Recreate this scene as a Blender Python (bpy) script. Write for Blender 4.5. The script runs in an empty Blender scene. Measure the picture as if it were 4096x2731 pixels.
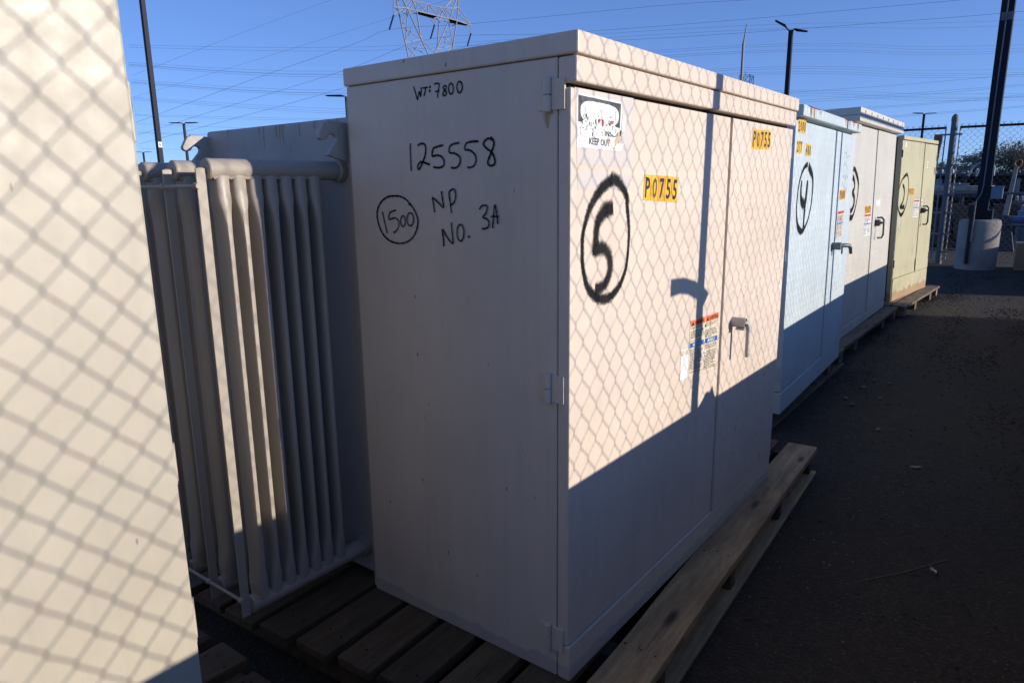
import bpy, math, random
from mathutils import Vector, Matrix
random.seed(5)
S=bpy.context.scene; C=S.collection
# ---------------------------------------------------------------- camera
cam=bpy.data.cameras.new('camera'); co=bpy.data.objects.new('camera',cam); C.objects.link(co)
cam.sensor_width=36; cam.lens=24.52; cam.clip_start=.03; cam.clip_end=4000
yaw,pit,rol=.65347,.21741,-.01267
f=Vector((math.cos(yaw)*math.cos(pit),math.sin(yaw)*math.cos(pit),-math.sin(pit)))
r0=Vector((math.sin(yaw),-math.cos(yaw),0)); u0=r0.cross(f)
r=r0*math.cos(rol)+u0*math.sin(rol); u=u0*math.cos(rol)-r0*math.sin(rol)
CAM=Vector((-1.6109,-1.0244,1.5121))
M=Matrix((r,u,-f)).transposed().to_4x4(); M.translation=CAM; co.matrix_world=M
S.camera=co
# ---------------------------------------------------------------- sky, sun, exposure
TO_SUN=Vector((.333,-1,.235)).normalized()
EL=math.asin(TO_SUN.z); ROT=math.atan2(TO_SUN.x,TO_SUN.y)
W=bpy.data.worlds.new('World'); S.world=W; W.use_nodes=True
nt=W.node_tree; bg=nt.nodes['Background']
sky=nt.nodes.new('ShaderNodeTexSky'); sky.sky_type='NISHITA'; sky.sun_disc=False
sky.sun_elevation=EL; sky.sun_rotation=ROT; sky.air_density=.6; sky.dust_density=0; sky.ozone_density=3.0; sky.altitude=0
gm=nt.nodes.new('ShaderNodeGamma'); gm.inputs[1].default_value=.68; nt.links.new(sky.outputs[0],gm.inputs[0])
hs=nt.nodes.new('ShaderNodeMix'); hs.data_type='RGBA'; hs.blend_type='MULTIPLY'; hs.inputs[0].default_value=1; hs.inputs[7].default_value=(.96,1.22,1.86,1)
nt.links.new(gm.outputs[0],hs.inputs[6]); nt.links.new(hs.outputs[2],bg.inputs[0])
bg.inputs[1].default_value=.122
sl=bpy.data.lights.new('sun','SUN'); sl.energy=3.85; sl.angle=math.radians(.53); sl.color=(1,.9,.80)
so=bpy.data.objects.new('sun',sl); C.objects.link(so); so.rotation_euler=TO_SUN.to_track_quat('Z','Y').to_euler(); so.location=TO_SUN*60
S.view_settings.view_transform='Standard'; S.view_settings.look='None'; S.view_settings.exposure=.4; S.view_settings.gamma=1
S.cycles.max_bounces=8; S.cycles.transparent_max_bounces=16
G=-.16   # ground level: pallet decks are z=0
# ---------------------------------------------------------------- materials
def newmat(name):
    m=bpy.data.materials.new(name); m.use_nodes=True; t=m.node_tree
    return m,t,t.nodes['Principled BSDF']
def N(t,typ,**kw):
    n=t.nodes.new(typ)
    for k,v in kw.items():
        if k in n.inputs: n.inputs[k].default_value=v
        else: setattr(n,k,v)
    return n
def coord(t,scale=(1,1,1),obj=True):
    tc=N(t,'ShaderNodeTexCoord'); mp=N(t,'ShaderNodeMapping'); mp.inputs['Scale'].default_value=scale
    t.links.new(tc.outputs['Object'],mp.inputs['Vector']); return mp.outputs[0]
def noise(t,scale,vec=None,detail=4,rough=.55):
    n=N(t,'ShaderNodeTexNoise'); n.inputs['Scale'].default_value=scale; n.inputs['Detail'].default_value=detail; n.inputs['Roughness'].default_value=rough
    if vec is not None: t.links.new(vec,n.inputs['Vector'])
    return n.outputs[0]
def ramp(t,fac,pts):
    n=N(t,'ShaderNodeValToRGB'); e=n.color_ramp.elements
    while len(e)<len(pts): e.new(.5)
    for el,(p,c) in zip(e,pts): el.position=p; el.color=(c,c,c,1) if not isinstance(c,tuple) else (*c,1)
    t.links.new(fac,n.inputs[0]); return n.outputs[0]
def mix(t,fac,a,b,mode='MIX'):
    n=N(t,'ShaderNodeMix',data_type='RGBA',blend_type=mode)
    for i,v in ((0,fac),(6,a),(7,b)):
        if isinstance(v,(int,float)): n.inputs[i].default_value=v
        elif isinstance(v,tuple): n.inputs[i].default_value=(*v,1)
        else: t.links.new(v,n.inputs[i])
    return n.outputs[2]
def math_(t,op,a,b=None):
    n=N(t,'ShaderNodeMath',operation=op)
    for i,v in enumerate((a,b)):
        if v is None: continue
        if isinstance(v,(int,float)): n.inputs[i].default_value=v
        else: t.links.new(v,n.inputs[i])
    return n.outputs[0]
def bump(t,p,h,strength=.2,dist=.002):
    b=N(t,'ShaderNodeBump'); b.inputs['Strength'].default_value=strength; b.inputs['Distance'].default_value=dist
    t.links.new(h,b.inputs['Height']); t.links.new(b.outputs[0],p.inputs['Normal'])
def mul(c,k): return tuple(min(1,x*k) for x in c)
def paint(name,col,dirt=(.25,.22,.19),rough=.5,chip=1.0,rust=0.,scrape=0.,metal=0,seed=0.,cd=.76):
    """old sprayed steel: chalky mottling, rain streaks, grime, paint chips"""
    m,t,p=newmat(name)
    v=coord(t); vs=coord(t,(9,9,.7)); vb=coord(t,(1,1,1))
    a=ramp(t,noise(t,1.7+seed,v,5),[(.3,0.),(.72,1.)])
    b=ramp(t,noise(t,2.2,vs,6,.65),[(.48,0.),(.8,1.)])
    g=ramp(t,noise(t,38,v,3),[(.45,0.),(.75,1.)])
    c=mix(t,a,mul(col,.90),mul(col,1.06))
    c=mix(t,math_(t,'MULTIPLY',b,.33),c,mul(col,.7))
    c=mix(t,math_(t,'MULTIPLY',g,.12),c,mul(col,.75))
    if chip:
        vc=coord(t,(46,46,17))
        vo=N(t,'ShaderNodeTexVoronoi'); t.links.new(vc,vo.inputs['Vector']); vo.inputs['Scale'].default_value=1; vo.inputs['Randomness'].default_value=1
        d=ramp(t,vo.outputs['Distance'],[(.07,1.),(.15,0.)])
        wn=ramp(t,vo.outputs['Color'],[(cd,0.),(cd+.03,1.)])
        e=math_(t,'MULTIPLY',math_(t,'MULTIPLY',d,wn),chip)
        c=mix(t,e,c,(.06,.055,.055))
        vc2=coord(t,(14,14,4.5))
        vo2=N(t,'ShaderNodeTexVoronoi'); t.links.new(vc2,vo2.inputs['Vector']); vo2.inputs['Scale'].default_value=1
        nn=noise(t,60,v,2); dd=math_(t,'ADD',vo2.outputs['Distance'],math_(t,'MULTIPLY',nn,.12))
        d2=ramp(t,dd,[(.12,1.),(.17,0.)]); w2=ramp(t,vo2.outputs['Color'],[(cd+.07,0.),(cd+.09,1.)])
        c=mix(t,math_(t,'MULTIPLY',math_(t,'MULTIPLY',d2,w2),.75*chip),c,mul(col,.42))
    sx=N(t,'ShaderNodeSeparateXYZ'); t.links.new(v,sx.inputs[0])
    if scrape:   # bare primer showing along the bottom edge
        h=math_(t,'ADD',sx.outputs[2],math_(t,'MULTIPLY',noise(t,13,v,6,.7),-.09))
        k=ramp(t,h,[(-.01+.0,1.),(.004,0.)]); c=mix(t,math_(t,'MULTIPLY',k,scrape),c,(.27,.28,.29))
    if rust:
        h=math_(t,'ADD',sx.outputs[2],math_(t,'MULTIPLY',noise(t,7,coord(t,(2,2,.5)),6,.7),-.22))
        k=ramp(t,h,[(-.125,1.),(-.075,0.)]); c=mix(t,math_(t,'MULTIPLY',k,rust*.7),c,(.38,.19,.08))
        st=ramp(t,noise(t,3.1,coord(t,(3,3,.9)),6,.6),[(.58,0.),(.72,1.)]); c=mix(t,math_(t,'MULTIPLY',st,1.*rust),c,(.30,.31,.27))
        st=ramp(t,noise(t,2.3,coord(t,(2.5,2.5,.8)),5,.6),[(.6,0.),(.75,1.)]); c=mix(t,math_(t,'MULTIPLY',st,.35*rust),c,(.55,.42,.22))
    t.links.new(c,p.inputs['Base Color']); p.inputs['Roughness'].default_value=rough; p.inputs['Metallic'].default_value=metal
    t.links.new(ramp(t,noise(t,11,v,5),[(.3,max(.05,rough-.1)),(.8,min(1,rough+.2))]),p.inputs['Roughness'])
    bump(t,p,math_(t,'ADD',noise(t,1.9,v,2),math_(t,'MULTIPLY',noise(t,26,v,3),.03)),.30,.016)
    return m
def wood(name,col,dark=(.05,.035,.025)):
    m,t,p=newmat(name)
    tc=N(t,'ShaderNodeTexCoord'); oi=N(t,'ShaderNodeObjectInfo')
    va=N(t,'ShaderNodeVectorMath',operation='ADD'); cx=N(t,'ShaderNodeCombineXYZ')
    q=math_(t,'MULTIPLY',oi.outputs['Random'],37.); t.links.new(q,cx.inputs[0]); t.links.new(q,cx.inputs[1])
    t.links.new(tc.outputs['Object'],va.inputs[0]); t.links.new(cx.outputs[0],va.inputs[1])
    mp=N(t,'ShaderNodeMapping'); mp.inputs['Scale'].default_value=(1.2,14,14); t.links.new(va.outputs[0],mp.inputs[0])
    mp2=N(t,'ShaderNodeMapping'); mp2.inputs['Scale'].default_value=(2.6,9,9); t.links.new(va.outputs[0],mp2.inputs[0])
    g=noise(t,3.,mp.outputs[0],8,.7); fine=noise(t,14.,mp.outputs[0],6,.7)
    st=ramp(t,noise(t,1.1,mp2.outputs[0],6,.65),[(.42,0.),(.7,1.)])
    kn=N(t,'ShaderNodeTexVoronoi'); t.links.new(mp2.outputs[0],kn.inputs['Vector']); kn.inputs['Scale'].default_value=.9
    c=mix(t,ramp(t,g,[(.3,0.),(.7,1.)]),mul(col,.62),mul(col,1.15))
    c=mix(t,math_(t,'MULTIPLY',ramp(t,fine,[(.5,0.),(.75,1.)]),.45),c,mul(col,.35))
    c=mix(t,math_(t,'MULTIPLY',st,.7),c,mul(col,.33))
    c=mix(t,ramp(t,kn.outputs['Distance'],[(.09,.95),(.2,0.)]),c,dark)
    c=mix(t,1.,c,ramp(t,oi.outputs['Random'],[(0.,.75),(1.,1.2)]),'MULTIPLY')
    t.links.new(c,p.inputs['Base Color']); p.inputs['Roughness'].default_value=.85
    bump(t,p,fine,.5,.003); return m
def plain(name,col,rough=.6,metal=0.,var=.15,sc=6.):
    m,t,p=newmat(name); v=coord(t)
    c=mix(t,ramp(t,noise(t,sc,v,5,.65),[(.3,0.),(.7,1.)]),mul(col,1-var),mul(col,1+var))
    t.links.new(c,p.inputs['Base Color']); p.inputs['Roughness'].default_value=rough; p.inputs['Metallic'].default_value=metal
    return m
def concrete(name,col):
    m,t,p=newmat(name); v=coord(t)
    a=noise(t,3.,v,8,.7); sp=ramp(t,noise(t,55,v,3),[(.62,0.),(.72,1.)])
    c=mix(t,ramp(t,a,[(.3,0.),(.7,1.)]),mul(col,.75),mul(col,1.12)); c=mix(t,math_(t,'MULTIPLY',sp,.5),c,mul(col,.4))
    st=ramp(t,noise(t,2.,coord(t,(6,6,.5)),5),[(.5,0.),(.75,1.)]); c=mix(t,math_(t,'MULTIPLY',st,.35),c,mul(col,.55))
    t.links.new(c,p.inputs['Base Color']); p.inputs['Roughness'].default_value=.9; bump(t,p,a,.3,.006); return m
def asphalt():
    m,t,p=newmat('asphalt'); v=coord(t)
    big=ramp(t,noise(t,.35,v,6,.6),[(.35,0.),(.65,1.)]); mid=ramp(t,noise(t,2.6,v,6,.65),[(.35,0.),(.7,1.)])
    ag=N(t,'ShaderNodeTexVoronoi'); t.links.new(v,ag.inputs['Vector']); ag.inputs['Scale'].default_value=95
    c=mix(t,big,(.016,.0145,.012),(.030,.023,.0165)); c=mix(t,math_(t,'MULTIPLY',mid,.6),c,(.040,.030,.021))
    c=mix(t,ramp(t,ag.outputs['Color'],[(.55,0.),(.95,.7)]),c,(.062,.055,.047))
    c=mix(t,ramp(t,noise(t,240,v,2),[(.70,0.),(.76,.7)]),c,(.3,.28,.26))
    c=mix(t,ramp(t,noise(t,7,v,6,.7),[(.58,0.),(.72,.75)]),c,(.010,.009,.008))
    c=mix(t,1.,c,(1.06,.97,.78),'MULTIPLY')
    t.links.new(c,p.inputs['Base Color']); p.inputs['Roughness'].default_value=.95
    h=math_(t,'ADD',ag.outputs['Distance'],math_(t,'MULTIPLY',noise(t,12,v,5),2.)); bump(t,p,h,.6,.008); return m
def spray(name,col,soft=.5,grain=90.,density=1.,streak=0.):
    """sprayed or brushed stroke: uv.y runs across the stroke, ragged semi-transparent edge"""
    m,t,p=newmat(name); p.inputs['Base Color'].default_value=(*col,1); p.inputs['Roughness'].default_value=.9; p.inputs['Specular IOR Level'].default_value=.08
    tc=N(t,'ShaderNodeTexCoord'); sx=N(t,'ShaderNodeSeparateXYZ'); t.links.new(tc.outputs['UV'],sx.inputs[0])
    d=math_(t,'ABSOLUTE',math_(t,'SUBTRACT',math_(t,'MULTIPLY',sx.outputs[1],2.),1.))
    n=noise(t,grain,coord(t),3,.7)
    e=math_(t,'ADD',math_(t,'SUBTRACT',1.,d),math_(t,'MULTIPLY',math_(t,'SUBTRACT',n,.5),soft*1.6))
    a=ramp(t,e,[(.12,0.),(.12+soft*.9,density)])
    if streak:
        s=ramp(t,noise(t,7,coord(t,(1,1,1)),4),[(.3,1.-streak),(.62,1.)]); a=math_(t,'MULTIPLY',a,s)
    t.links.new(a,p.inputs['Alpha']); return m
def torn(name,col,thr=.5,sc=30.):
    m,t,p=newmat(name); p.inputs['Base Color'].default_value=(*col,1); p.inputs['Roughness'].default_value=.7
    t.links.new(ramp(t,noise(t,sc,coord(t),5,.7),[(thr,0.),(thr+.05,1.)]),p.inputs['Alpha']); return m
def leaf(name,col):
    m,t,p=newmat(name); oi=N(t,'ShaderNodeNewGeometry')
    c=mix(t,noise(t,1.4,coord(t),3),mul(col,.6),mul(col,1.4)); c=mix(t,ramp(t,oi.outputs['Random Per Island'],[(0.,0.),(1.,.6)]),c,mul(col,1.9))
    t.links.new(c,p.inputs['Base Color']); p.inputs['Roughness'].default_value=.7
    try: p.inputs['Transmission Weight'].default_value=0
    except Exception: pass
    return m
M_={}
M_['p5']=paint('pink_beige_paint',(.69,.585,.475),scrape=.0)
M_['p5b']=paint('pink_beige_paint_scraped',(.69,.585,.475),scrape=.4,cd=.90)
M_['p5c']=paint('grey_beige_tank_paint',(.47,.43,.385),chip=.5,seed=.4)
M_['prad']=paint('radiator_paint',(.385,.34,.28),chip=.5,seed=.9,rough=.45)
M_['p6']=paint('cream_paint',(.475,.43,.335),chip=.5,cd=.88,rough=.45)
M_['p4']=paint('pale_blue_paint',(.54,.63,.655),chip=.35,seed=.3)
M_['p3']=paint('stone_grey_paint',(.60,.58,.51),chip=.15,seed=.6)
M_['p2']=paint('faded_green_yellow_paint',(.52,.49,.30),chip=.6,rust=1.)
M_['dgreen']=paint('dark_green_paint',(.05,.06,.05),chip=.2)
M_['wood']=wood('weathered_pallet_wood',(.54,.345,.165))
M_['wood_shaded']=wood('shaded_pallet_wood',(.14,.09,.045))  # pallet wood copy, darkened to put the shade between cabinets into its colour
M_['wood2']=wood('grey_pallet_wood',(.24,.185,.125))
M_['asphalt']=asphalt()
M_['conc']=concrete('cast_concrete',(.36,.325,.275))
M_['block']=concrete('grey_block_concrete',(.30,.28,.26))
M_['galv']=plain('galvanised_steel',(.13,.14,.155),.65,0)
M_['galvd']=plain('dull_galvanised_wire',(.26,.27,.28),.5,.5)
M_['navy']=plain('dark_navy_post_paint',(.009,.013,.022),.6)
M_['navy'].node_tree.nodes['Principled BSDF'].inputs['Specular IOR Level'].default_value=.25
M_['black']=plain('black_plastic',(.012,.012,.012),.45)
M_['dkgrey']=plain('dark_grey_metal',(.05,.055,.06),.4,.3)
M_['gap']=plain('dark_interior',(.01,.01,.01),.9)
M_['bgrey']=plain('blue_grey_metal',(.17,.23,.30),.45,.1)
M_['ggrey']=plain('grey_green_cast_metal',(.10,.125,.13),.45,.1)
M_['latt']=plain('lattice_steel',(.20,.20,.20),.6,.0)
M_['wire']=plain('dark_conductor',(.05,.055,.075),.6)
M_['insul']=plain('brown_porcelain',(.03,.02,.02),.25)
M_['rustm']=plain('rusty_steel',(.30,.14,.06),.8,0,.4,9)
M_['boom']=plain('weathered_boom_paint',(.36,.31,.25),.7,0,.3,5)
M_['white']=plain('white_vinyl',(.80,.80,.78),.55,0,.05,14)
M_['cream']=plain('weathered_paper',(.62,.54,.40),.7,0,.25,30)
M_['pinkp']=plain('sun_faded_label',(.68,.56,.47),.7,0,.12,30)
M_['yel']=plain('yellow_vinyl',(.80,.47,.03),.45,0,.06,9)
M_['yel2']=plain('orange_yellow_vinyl',(.80,.38,.03),.45,0,.06,9)
M_['ink']=plain('black_print',(.015,.015,.016),.5)
M_['inkf']=plain('faded_black_print',(.10,.075,.03),.6)
M_['inkg']=plain('grey_print',(.16,.14,.12),.6,0,.4,60)
M_['sgn']=plain('scratched_black_print',(.075,.08,.085),.5,0,.55,40)
M_['org']=plain('orange_print',(.78,.17,.05),.5,0,.08,20)
M_['blu']=plain('blue_print',(.025,.09,.32),.5,0,.12,20)
M_['red']=plain('faded_red_print',(.50,.10,.10),.6)
M_['crack']=torn('flaking_white_paint',(.80,.79,.76),.12,55)
M_['flake']=torn('peeled_dark_flakes',(.03,.03,.035),.60,34)
M_['stain']=torn('yellow_tape_stain',(.55,.42,.24),.52,22)
M_['fade']=plain('bleached_patch_paint',(.60,.555,.51),.5,0,.04,5)
M_['spray']=spray('black_spray_paint',(.018,.018,.02),.55,150,1.,.18)
M_['spray2']=spray('black_spray_paint_thin',(.018,.018,.02),.45,90,1.,.08)
M_['marker']=spray('black_paint_marker',(.010,.011,.014),.30,330,1.,.35)
M_['faint']=spray('faded_marker',(.05,.05,.06),.5,160,.75,.8)
M_['rustd']=spray('rust_bleed',(.20,.055,.02),.75,45,.95,.3)
M_['rusth']=spray('rust_halo',(.55,.36,.17),1.,22,.65,.2)
M_['nail']=plain('dark_nail_and_crack',(.018,.013,.010),.9)
M_['card']=plain('cardboard',(.33,.215,.12),.85,0,.08,6)
M_['leaf']=leaf('mesquite_leaf',(.125,.115,.058))
M_['bark']=plain('dark_bark',(.06,.045,.035),.9,0,.3,9)
M_['stone']=plain('gravel_stone',(.12,.105,.085),.9,0,.5,3)
M_['clod']=plain('dry_dark_mulch',(.03,.026,.022),.95,0,.5,20)
M_['scrap']=plain('pale_dry_leaf',(.45,.40,.33),.8,0,.2,20)
M_['straw']=plain('dry_straw',(.17,.125,.075),.8)
M_['reel']=wood('cable_reel_wood',(.16,.105,.06))
M_['bluep']=plain('blue_drum_paint',(.05,.10,.22),.5)
M_['wallb']=plain('pale_shed_cladding',(.30,.33,.36),.6)
M_['hill']=plain('far_hill',(.13,.13,.15),.9)
# ---------------------------------------------------------------- mesh helpers
def link(o,parent=None):
    C.objects.link(o)
    if parent is not None: o.parent=parent
    return o
def tag(o,label=None,cat=None,group=None,kind=None):
    for k,v in (('label',label),('category',cat),('group',group),('kind',kind)):
        if v: o[k]=v
    return o
def thing(name,label,cat,loc=(0,0,0),rot=(0,0,0),group=None):
    o=bpy.data.objects.new(name,None); o.empty_display_size=.2; o.location=loc; o.rotation_euler=rot
    link(o); return tag(o,label,cat,group)
class MB:
    def __init__(s): s.v=[];s.f=[];s.mi=[];s.uv={};s.m=0
    def add(s,vs,fs):
        b=len(s.v); s.v+= [tuple(v) for v in vs]
        for q in fs: s.f.append([b+i for i in q]); s.mi.append(s.m)
        return b
    def box(s,x0,x1,y0,y1,z0,z1):
        s.add([(x,y,z) for x in (x0,x1) for y in (y0,y1) for z in (z0,z1)],[(0,1,3,2),(4,6,7,5),(0,4,5,1),(2,3,7,6),(0,2,6,4),(1,5,7,3)]); return s
    def hexa(s,p): # 8 points: bottom 4 ccw, top 4 ccw
        s.add(p,[(3,2,1,0),(4,5,6,7),(0,1,5,4),(1,2,6,5),(2,3,7,6),(3,0,4,7)]); return s
    def tube(s,path,r,n=8,caps=True,flat=None):
        P=[Vector(p) for p in path]; rs=r if isinstance(r,(list,tuple)) else [r]*len(P)
        d=(P[1]-P[0]).normalized(); a=Vector((0,0,1)) if abs(d.z)<.9 else Vector((1,0,0)); e1=d.cross(a).normalized()
        rings=[]
        for i,p in enumerate(P):
            if i==0: t=P[1]-P[0]
            elif i==len(P)-1: t=P[-1]-P[-2]
            else: t=(P[i+1]-P[i]).normalized()+(P[i]-P[i-1]).normalized()
            t.normalize(); e1=(e1-t*e1.dot(t)).normalized(); e2=t.cross(e1)
            rings.append([p+(e1*math.cos(2*math.pi*k/n)+e2*math.sin(2*math.pi*k/n))*rs[i] for k in range(n)])
        b=len(s.v); vs=[v for q in rings for v in q]; fs=[]
        for i in range(len(P)-1):
            for k in range(n): fs.append((i*n+k,i*n+(k+1)%n,(i+1)*n+(k+1)%n,(i+1)*n+k))
        if caps: fs.append(tuple(range(n))[::-1]); fs.append(tuple((len(P)-1)*n+k for k in range(n)))
        s.add(vs,fs); return s
    def bar(s,a,b,w,h=None):
        a=Vector(a);b=Vector(b);h=h or w;d=(b-a).normalized();q=Vector((0,0,1)) if abs(d.z)<.95 else Vector((0,1,0)); e1=d.cross(q).normalized()*w/2; e2=d.cross(e1).normalized()*h/2
        s.hexa([a-e1-e2,a+e1-e2,a+e1+e2,a-e1+e2,b-e1-e2,b+e1-e2,b+e1+e2,b-e1+e2]); return s
    def prism(s,pts,axis,a,b):
        n=len(pts); put={'x':lambda p,c:(c,p[0],p[1]),'y':lambda p,c:(p[0],c,p[1]),'z':lambda p,c:(p[0],p[1],c)}[axis]
        s.add([put(p,a) for p in pts]+[put(p,b) for p in pts],[tuple(range(n)),tuple(range(2*n-1,n-1,-1))]+[(i,i+n,(i+1)%n+n,(i+1)%n) for i in range(n)]); return s
    def rings(s,R,caps=True):
        n=len(R[0]); fs=[(i*n+k,i*n+(k+1)%n,(i+1)*n+(k+1)%n,(i+1)*n+k) for i in range(len(R)-1) for k in range(n)]
        if caps: fs+= [tuple(range(n))[::-1],tuple((len(R)-1)*n+k for k in range(n))]
        s.add([v for q in R for v in q],fs); return s
    def lathe(s,prof,c=(0,0,0),n=20):
        return s.rings([[(c[0]+r_*math.cos(2*math.pi*k/n),c[1]+r_*math.sin(2*math.pi*k/n),c[2]+z) for k in range(n)] for r_,z in prof])
    def build(s,name,mats,parent=None,bevel=0,smooth=False,seg=2):
        me=bpy.data.meshes.new(name); me.from_pydata(s.v,[],s.f)
        for m in (mats if isinstance(mats,(list,tuple)) else [mats]): me.materials.append(M_[m] if isinstance(m,str) else m)
        for p,i in zip(me.polygons,s.mi): p.material_index=i
        if s.uv:
            ul=me.uv_layers.new(name='UVMap')
            for p in me.polygons:
                for li in p.loop_indices: ul.data[li].uv=s.uv.get(me.loops[li].vertex_index,(0,.5))
        import bmesh
        bm=bmesh.new(); bm.from_mesh(me)
        if not s.uv: bmesh.ops.recalc_face_normals(bm,faces=bm.faces)
        bm.to_mesh(me); bm.free()
        o=link(bpy.data.objects.new(name,me),parent)
        if smooth:
            for p in me.polygons: p.use_smooth=True
            try: me.set_sharp_from_angle(angle=math.radians(40))
            except Exception: pass
        if bevel:
            b=o.modifiers.new('bevel','BEVEL'); b.width=bevel; b.segments=seg; b.limit_method='ANGLE'; b.angle_limit=math.radians(40)
        return o
def box(name,mat,parent,x0,x1,y0,y1,z0,z1,bevel=.003): return MB().box(x0,x1,y0,y1,z0,z1).build(name,mat,parent,bevel)
def smoothpath(pts,n=6):
    P=[Vector((*p,0)) for p in pts]; out=[]
    if len(P)<3: n=8
    for i in range(len(P)-1):
        a=P[max(0,i-1)];b=P[i];c=P[i+1];d=P[min(len(P)-1,i+2)]
        for k in range(n):
            t=k/n; out.append(.5*((2*b)+(c-a)*t+(2*a-5*b+4*c-d)*t*t+(3*b-a-3*c+d)*t**3))
    out.append(P[-1]); return out
def stroke(mb,pts,w,put,off,n=6,wob=0.):
    """flat painted ribbon following pts (surface coords); put(s,t,off)->local"""
    P=smoothpath(pts,n); L=len(P); b=len(mb.v); vs=[]
    for i,p in enumerate(P):
        d=(P[min(L-1,i+1)]-P[max(0,i-1)]); d=d.normalized() if d.length>1e-9 else Vector((1,0,0))
        q=Vector((-d.y,d.x,0)); x=i/(L-1)*(len(w)-1) if isinstance(w,(list,tuple)) else 0
        ww=(w[int(x)]*(1-x%1)+w[min(len(w)-1,int(x)+1)]*(x%1)) if isinstance(w,(list,tuple)) else w
        ww*=1+wob*math.sin(i*1.7+len(mb.v))
        o=off+.0006*i/L
        for sgn,uvy in ((1,1.),(-1,0.)):
            e=p+q*ww/2*sgn; vs.append(put(e.x,e.y,o)); mb.uv[b+len(vs)-1]=(i/L,uvy)
    # end caps fade
    mb.add(vs,[(2*i,2*i+1,2*i+3,2*i+2) for i in range(L-1)])
_tc={}
def glyphs(txt):
    if txt in _tc: return _tc[txt]
    cu=bpy.data.curves.new('t','FONT'); cu.body=txt; cu.resolution_u=2; cu.offset=.018; o=bpy.data.objects.new('t',cu); C.objects.link(o)
    bpy.context.view_layer.update(); dg=bpy.context.evaluated_depsgraph_get()
    me=bpy.data.meshes.new_from_object(o.evaluated_get(dg)); vs=[(v.co.x,v.co.y) for v in me.vertices]; fs=[tuple(p.vertices) for p in me.polygons]
    bpy.data.objects.remove(o); bpy.data.curves.remove(cu); bpy.data.meshes.remove(me)
    x0=min(v[0] for v in vs);x1=max(v[0] for v in vs);y0=min(v[1] for v in vs);y1=max(v[1] for v in vs)
    vs=[((a-x0)/(x1-x0),(b-y0)/(y1-y0)) for a,b in vs]; _tc[txt]=(vs,fs); return vs,fs
class Sticker:
    """thin printed sheet on a quad of the surface; elements layered .35 mm apart"""
    def __init__(s,quad,put,base=.0012): s.q=quad;s.put=put;s.mb=MB();s.mats=[];s.o=base
    def at(s,x,y,o):
        a,b,c,d=s.q; u=(1-x)*(1-y);v=x*(1-y);w=x*y;z=(1-x)*y
        return s.put(a[0]*u+b[0]*v+c[0]*w+d[0]*z,a[1]*u+b[1]*v+c[1]*w+d[1]*z,o)
    def mat(s,m):
        if m not in s.mats: s.mats.append(m)
        s.mb.m=s.mats.index(m)
    def poly(s,pts,m,lay=1): s.mat(m); s.mb.add([s.at(x,y,s.o+.00035*lay) for x,y in pts],[tuple(range(len(pts)))]); return s
    def rect(s,x0,y0,x1,y1,m,lay=0): return s.poly([(x0,y0),(x1,y0),(x1,y1),(x0,y1)],m,lay)
    def text(s,t,x0,y0,x1,y1,m,lay=2):
        s.mat(m); vs,fs=glyphs(t); s.mb.add([s.at(x0+a*(x1-x0),y0+b*(y1-y0),s.o+.00035*lay) for a,b in vs],fs); return s
    def lines(s,x0,y0,x1,y1,n,m,lay=1,skip=.1):
        for i in range(n):
            if random.random()<skip: continue
            y=y1-(i+.5)*(y1-y0)/n; h=(y1-y0)/n*.27; a=x0
            e=x0+(x1-x0)*random.choice((1,.97,.9,.95,.6))
            while a<e-.02:
                l=min(e-a,random.uniform(.02,.09)); s.rect(a,y-h,a+l,y+h,m,lay); a+=l+.013
        return s
    def build(s,name,parent): return s.mb.build(name,s.mats,parent)
# ================================================================ setting
gb=MB(); gb.add([(-400,-400,G),(900,-400,G),(900,900,G),(-400,900,G)],[(0,1,2,3)]); tag(gb.build('ground','asphalt'),kind='structure')
hb=MB(); R_=[];
for k in range(61):
    a=math.radians(-60+k*3); h=10+9*math.sin(k*.9)+6*math.sin(k*2.3+1); R_.append((a,max(3,h)))
hb.add([(1500*math.cos(a),1500*math.sin(a),-8) for a,h in R_]+[(1560*math.cos(a),1560*math.sin(a),h) for a,h in R_]+[(1800*math.cos(a),1800*math.sin(a),-8) for a,h in R_],[(i,i+1,62+i,61+i) for i in range(60)]+[(61+i,62+i,123+i,122+i) for i in range(60)])
tag(hb.build('hills','hill'),kind='structure')

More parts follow.
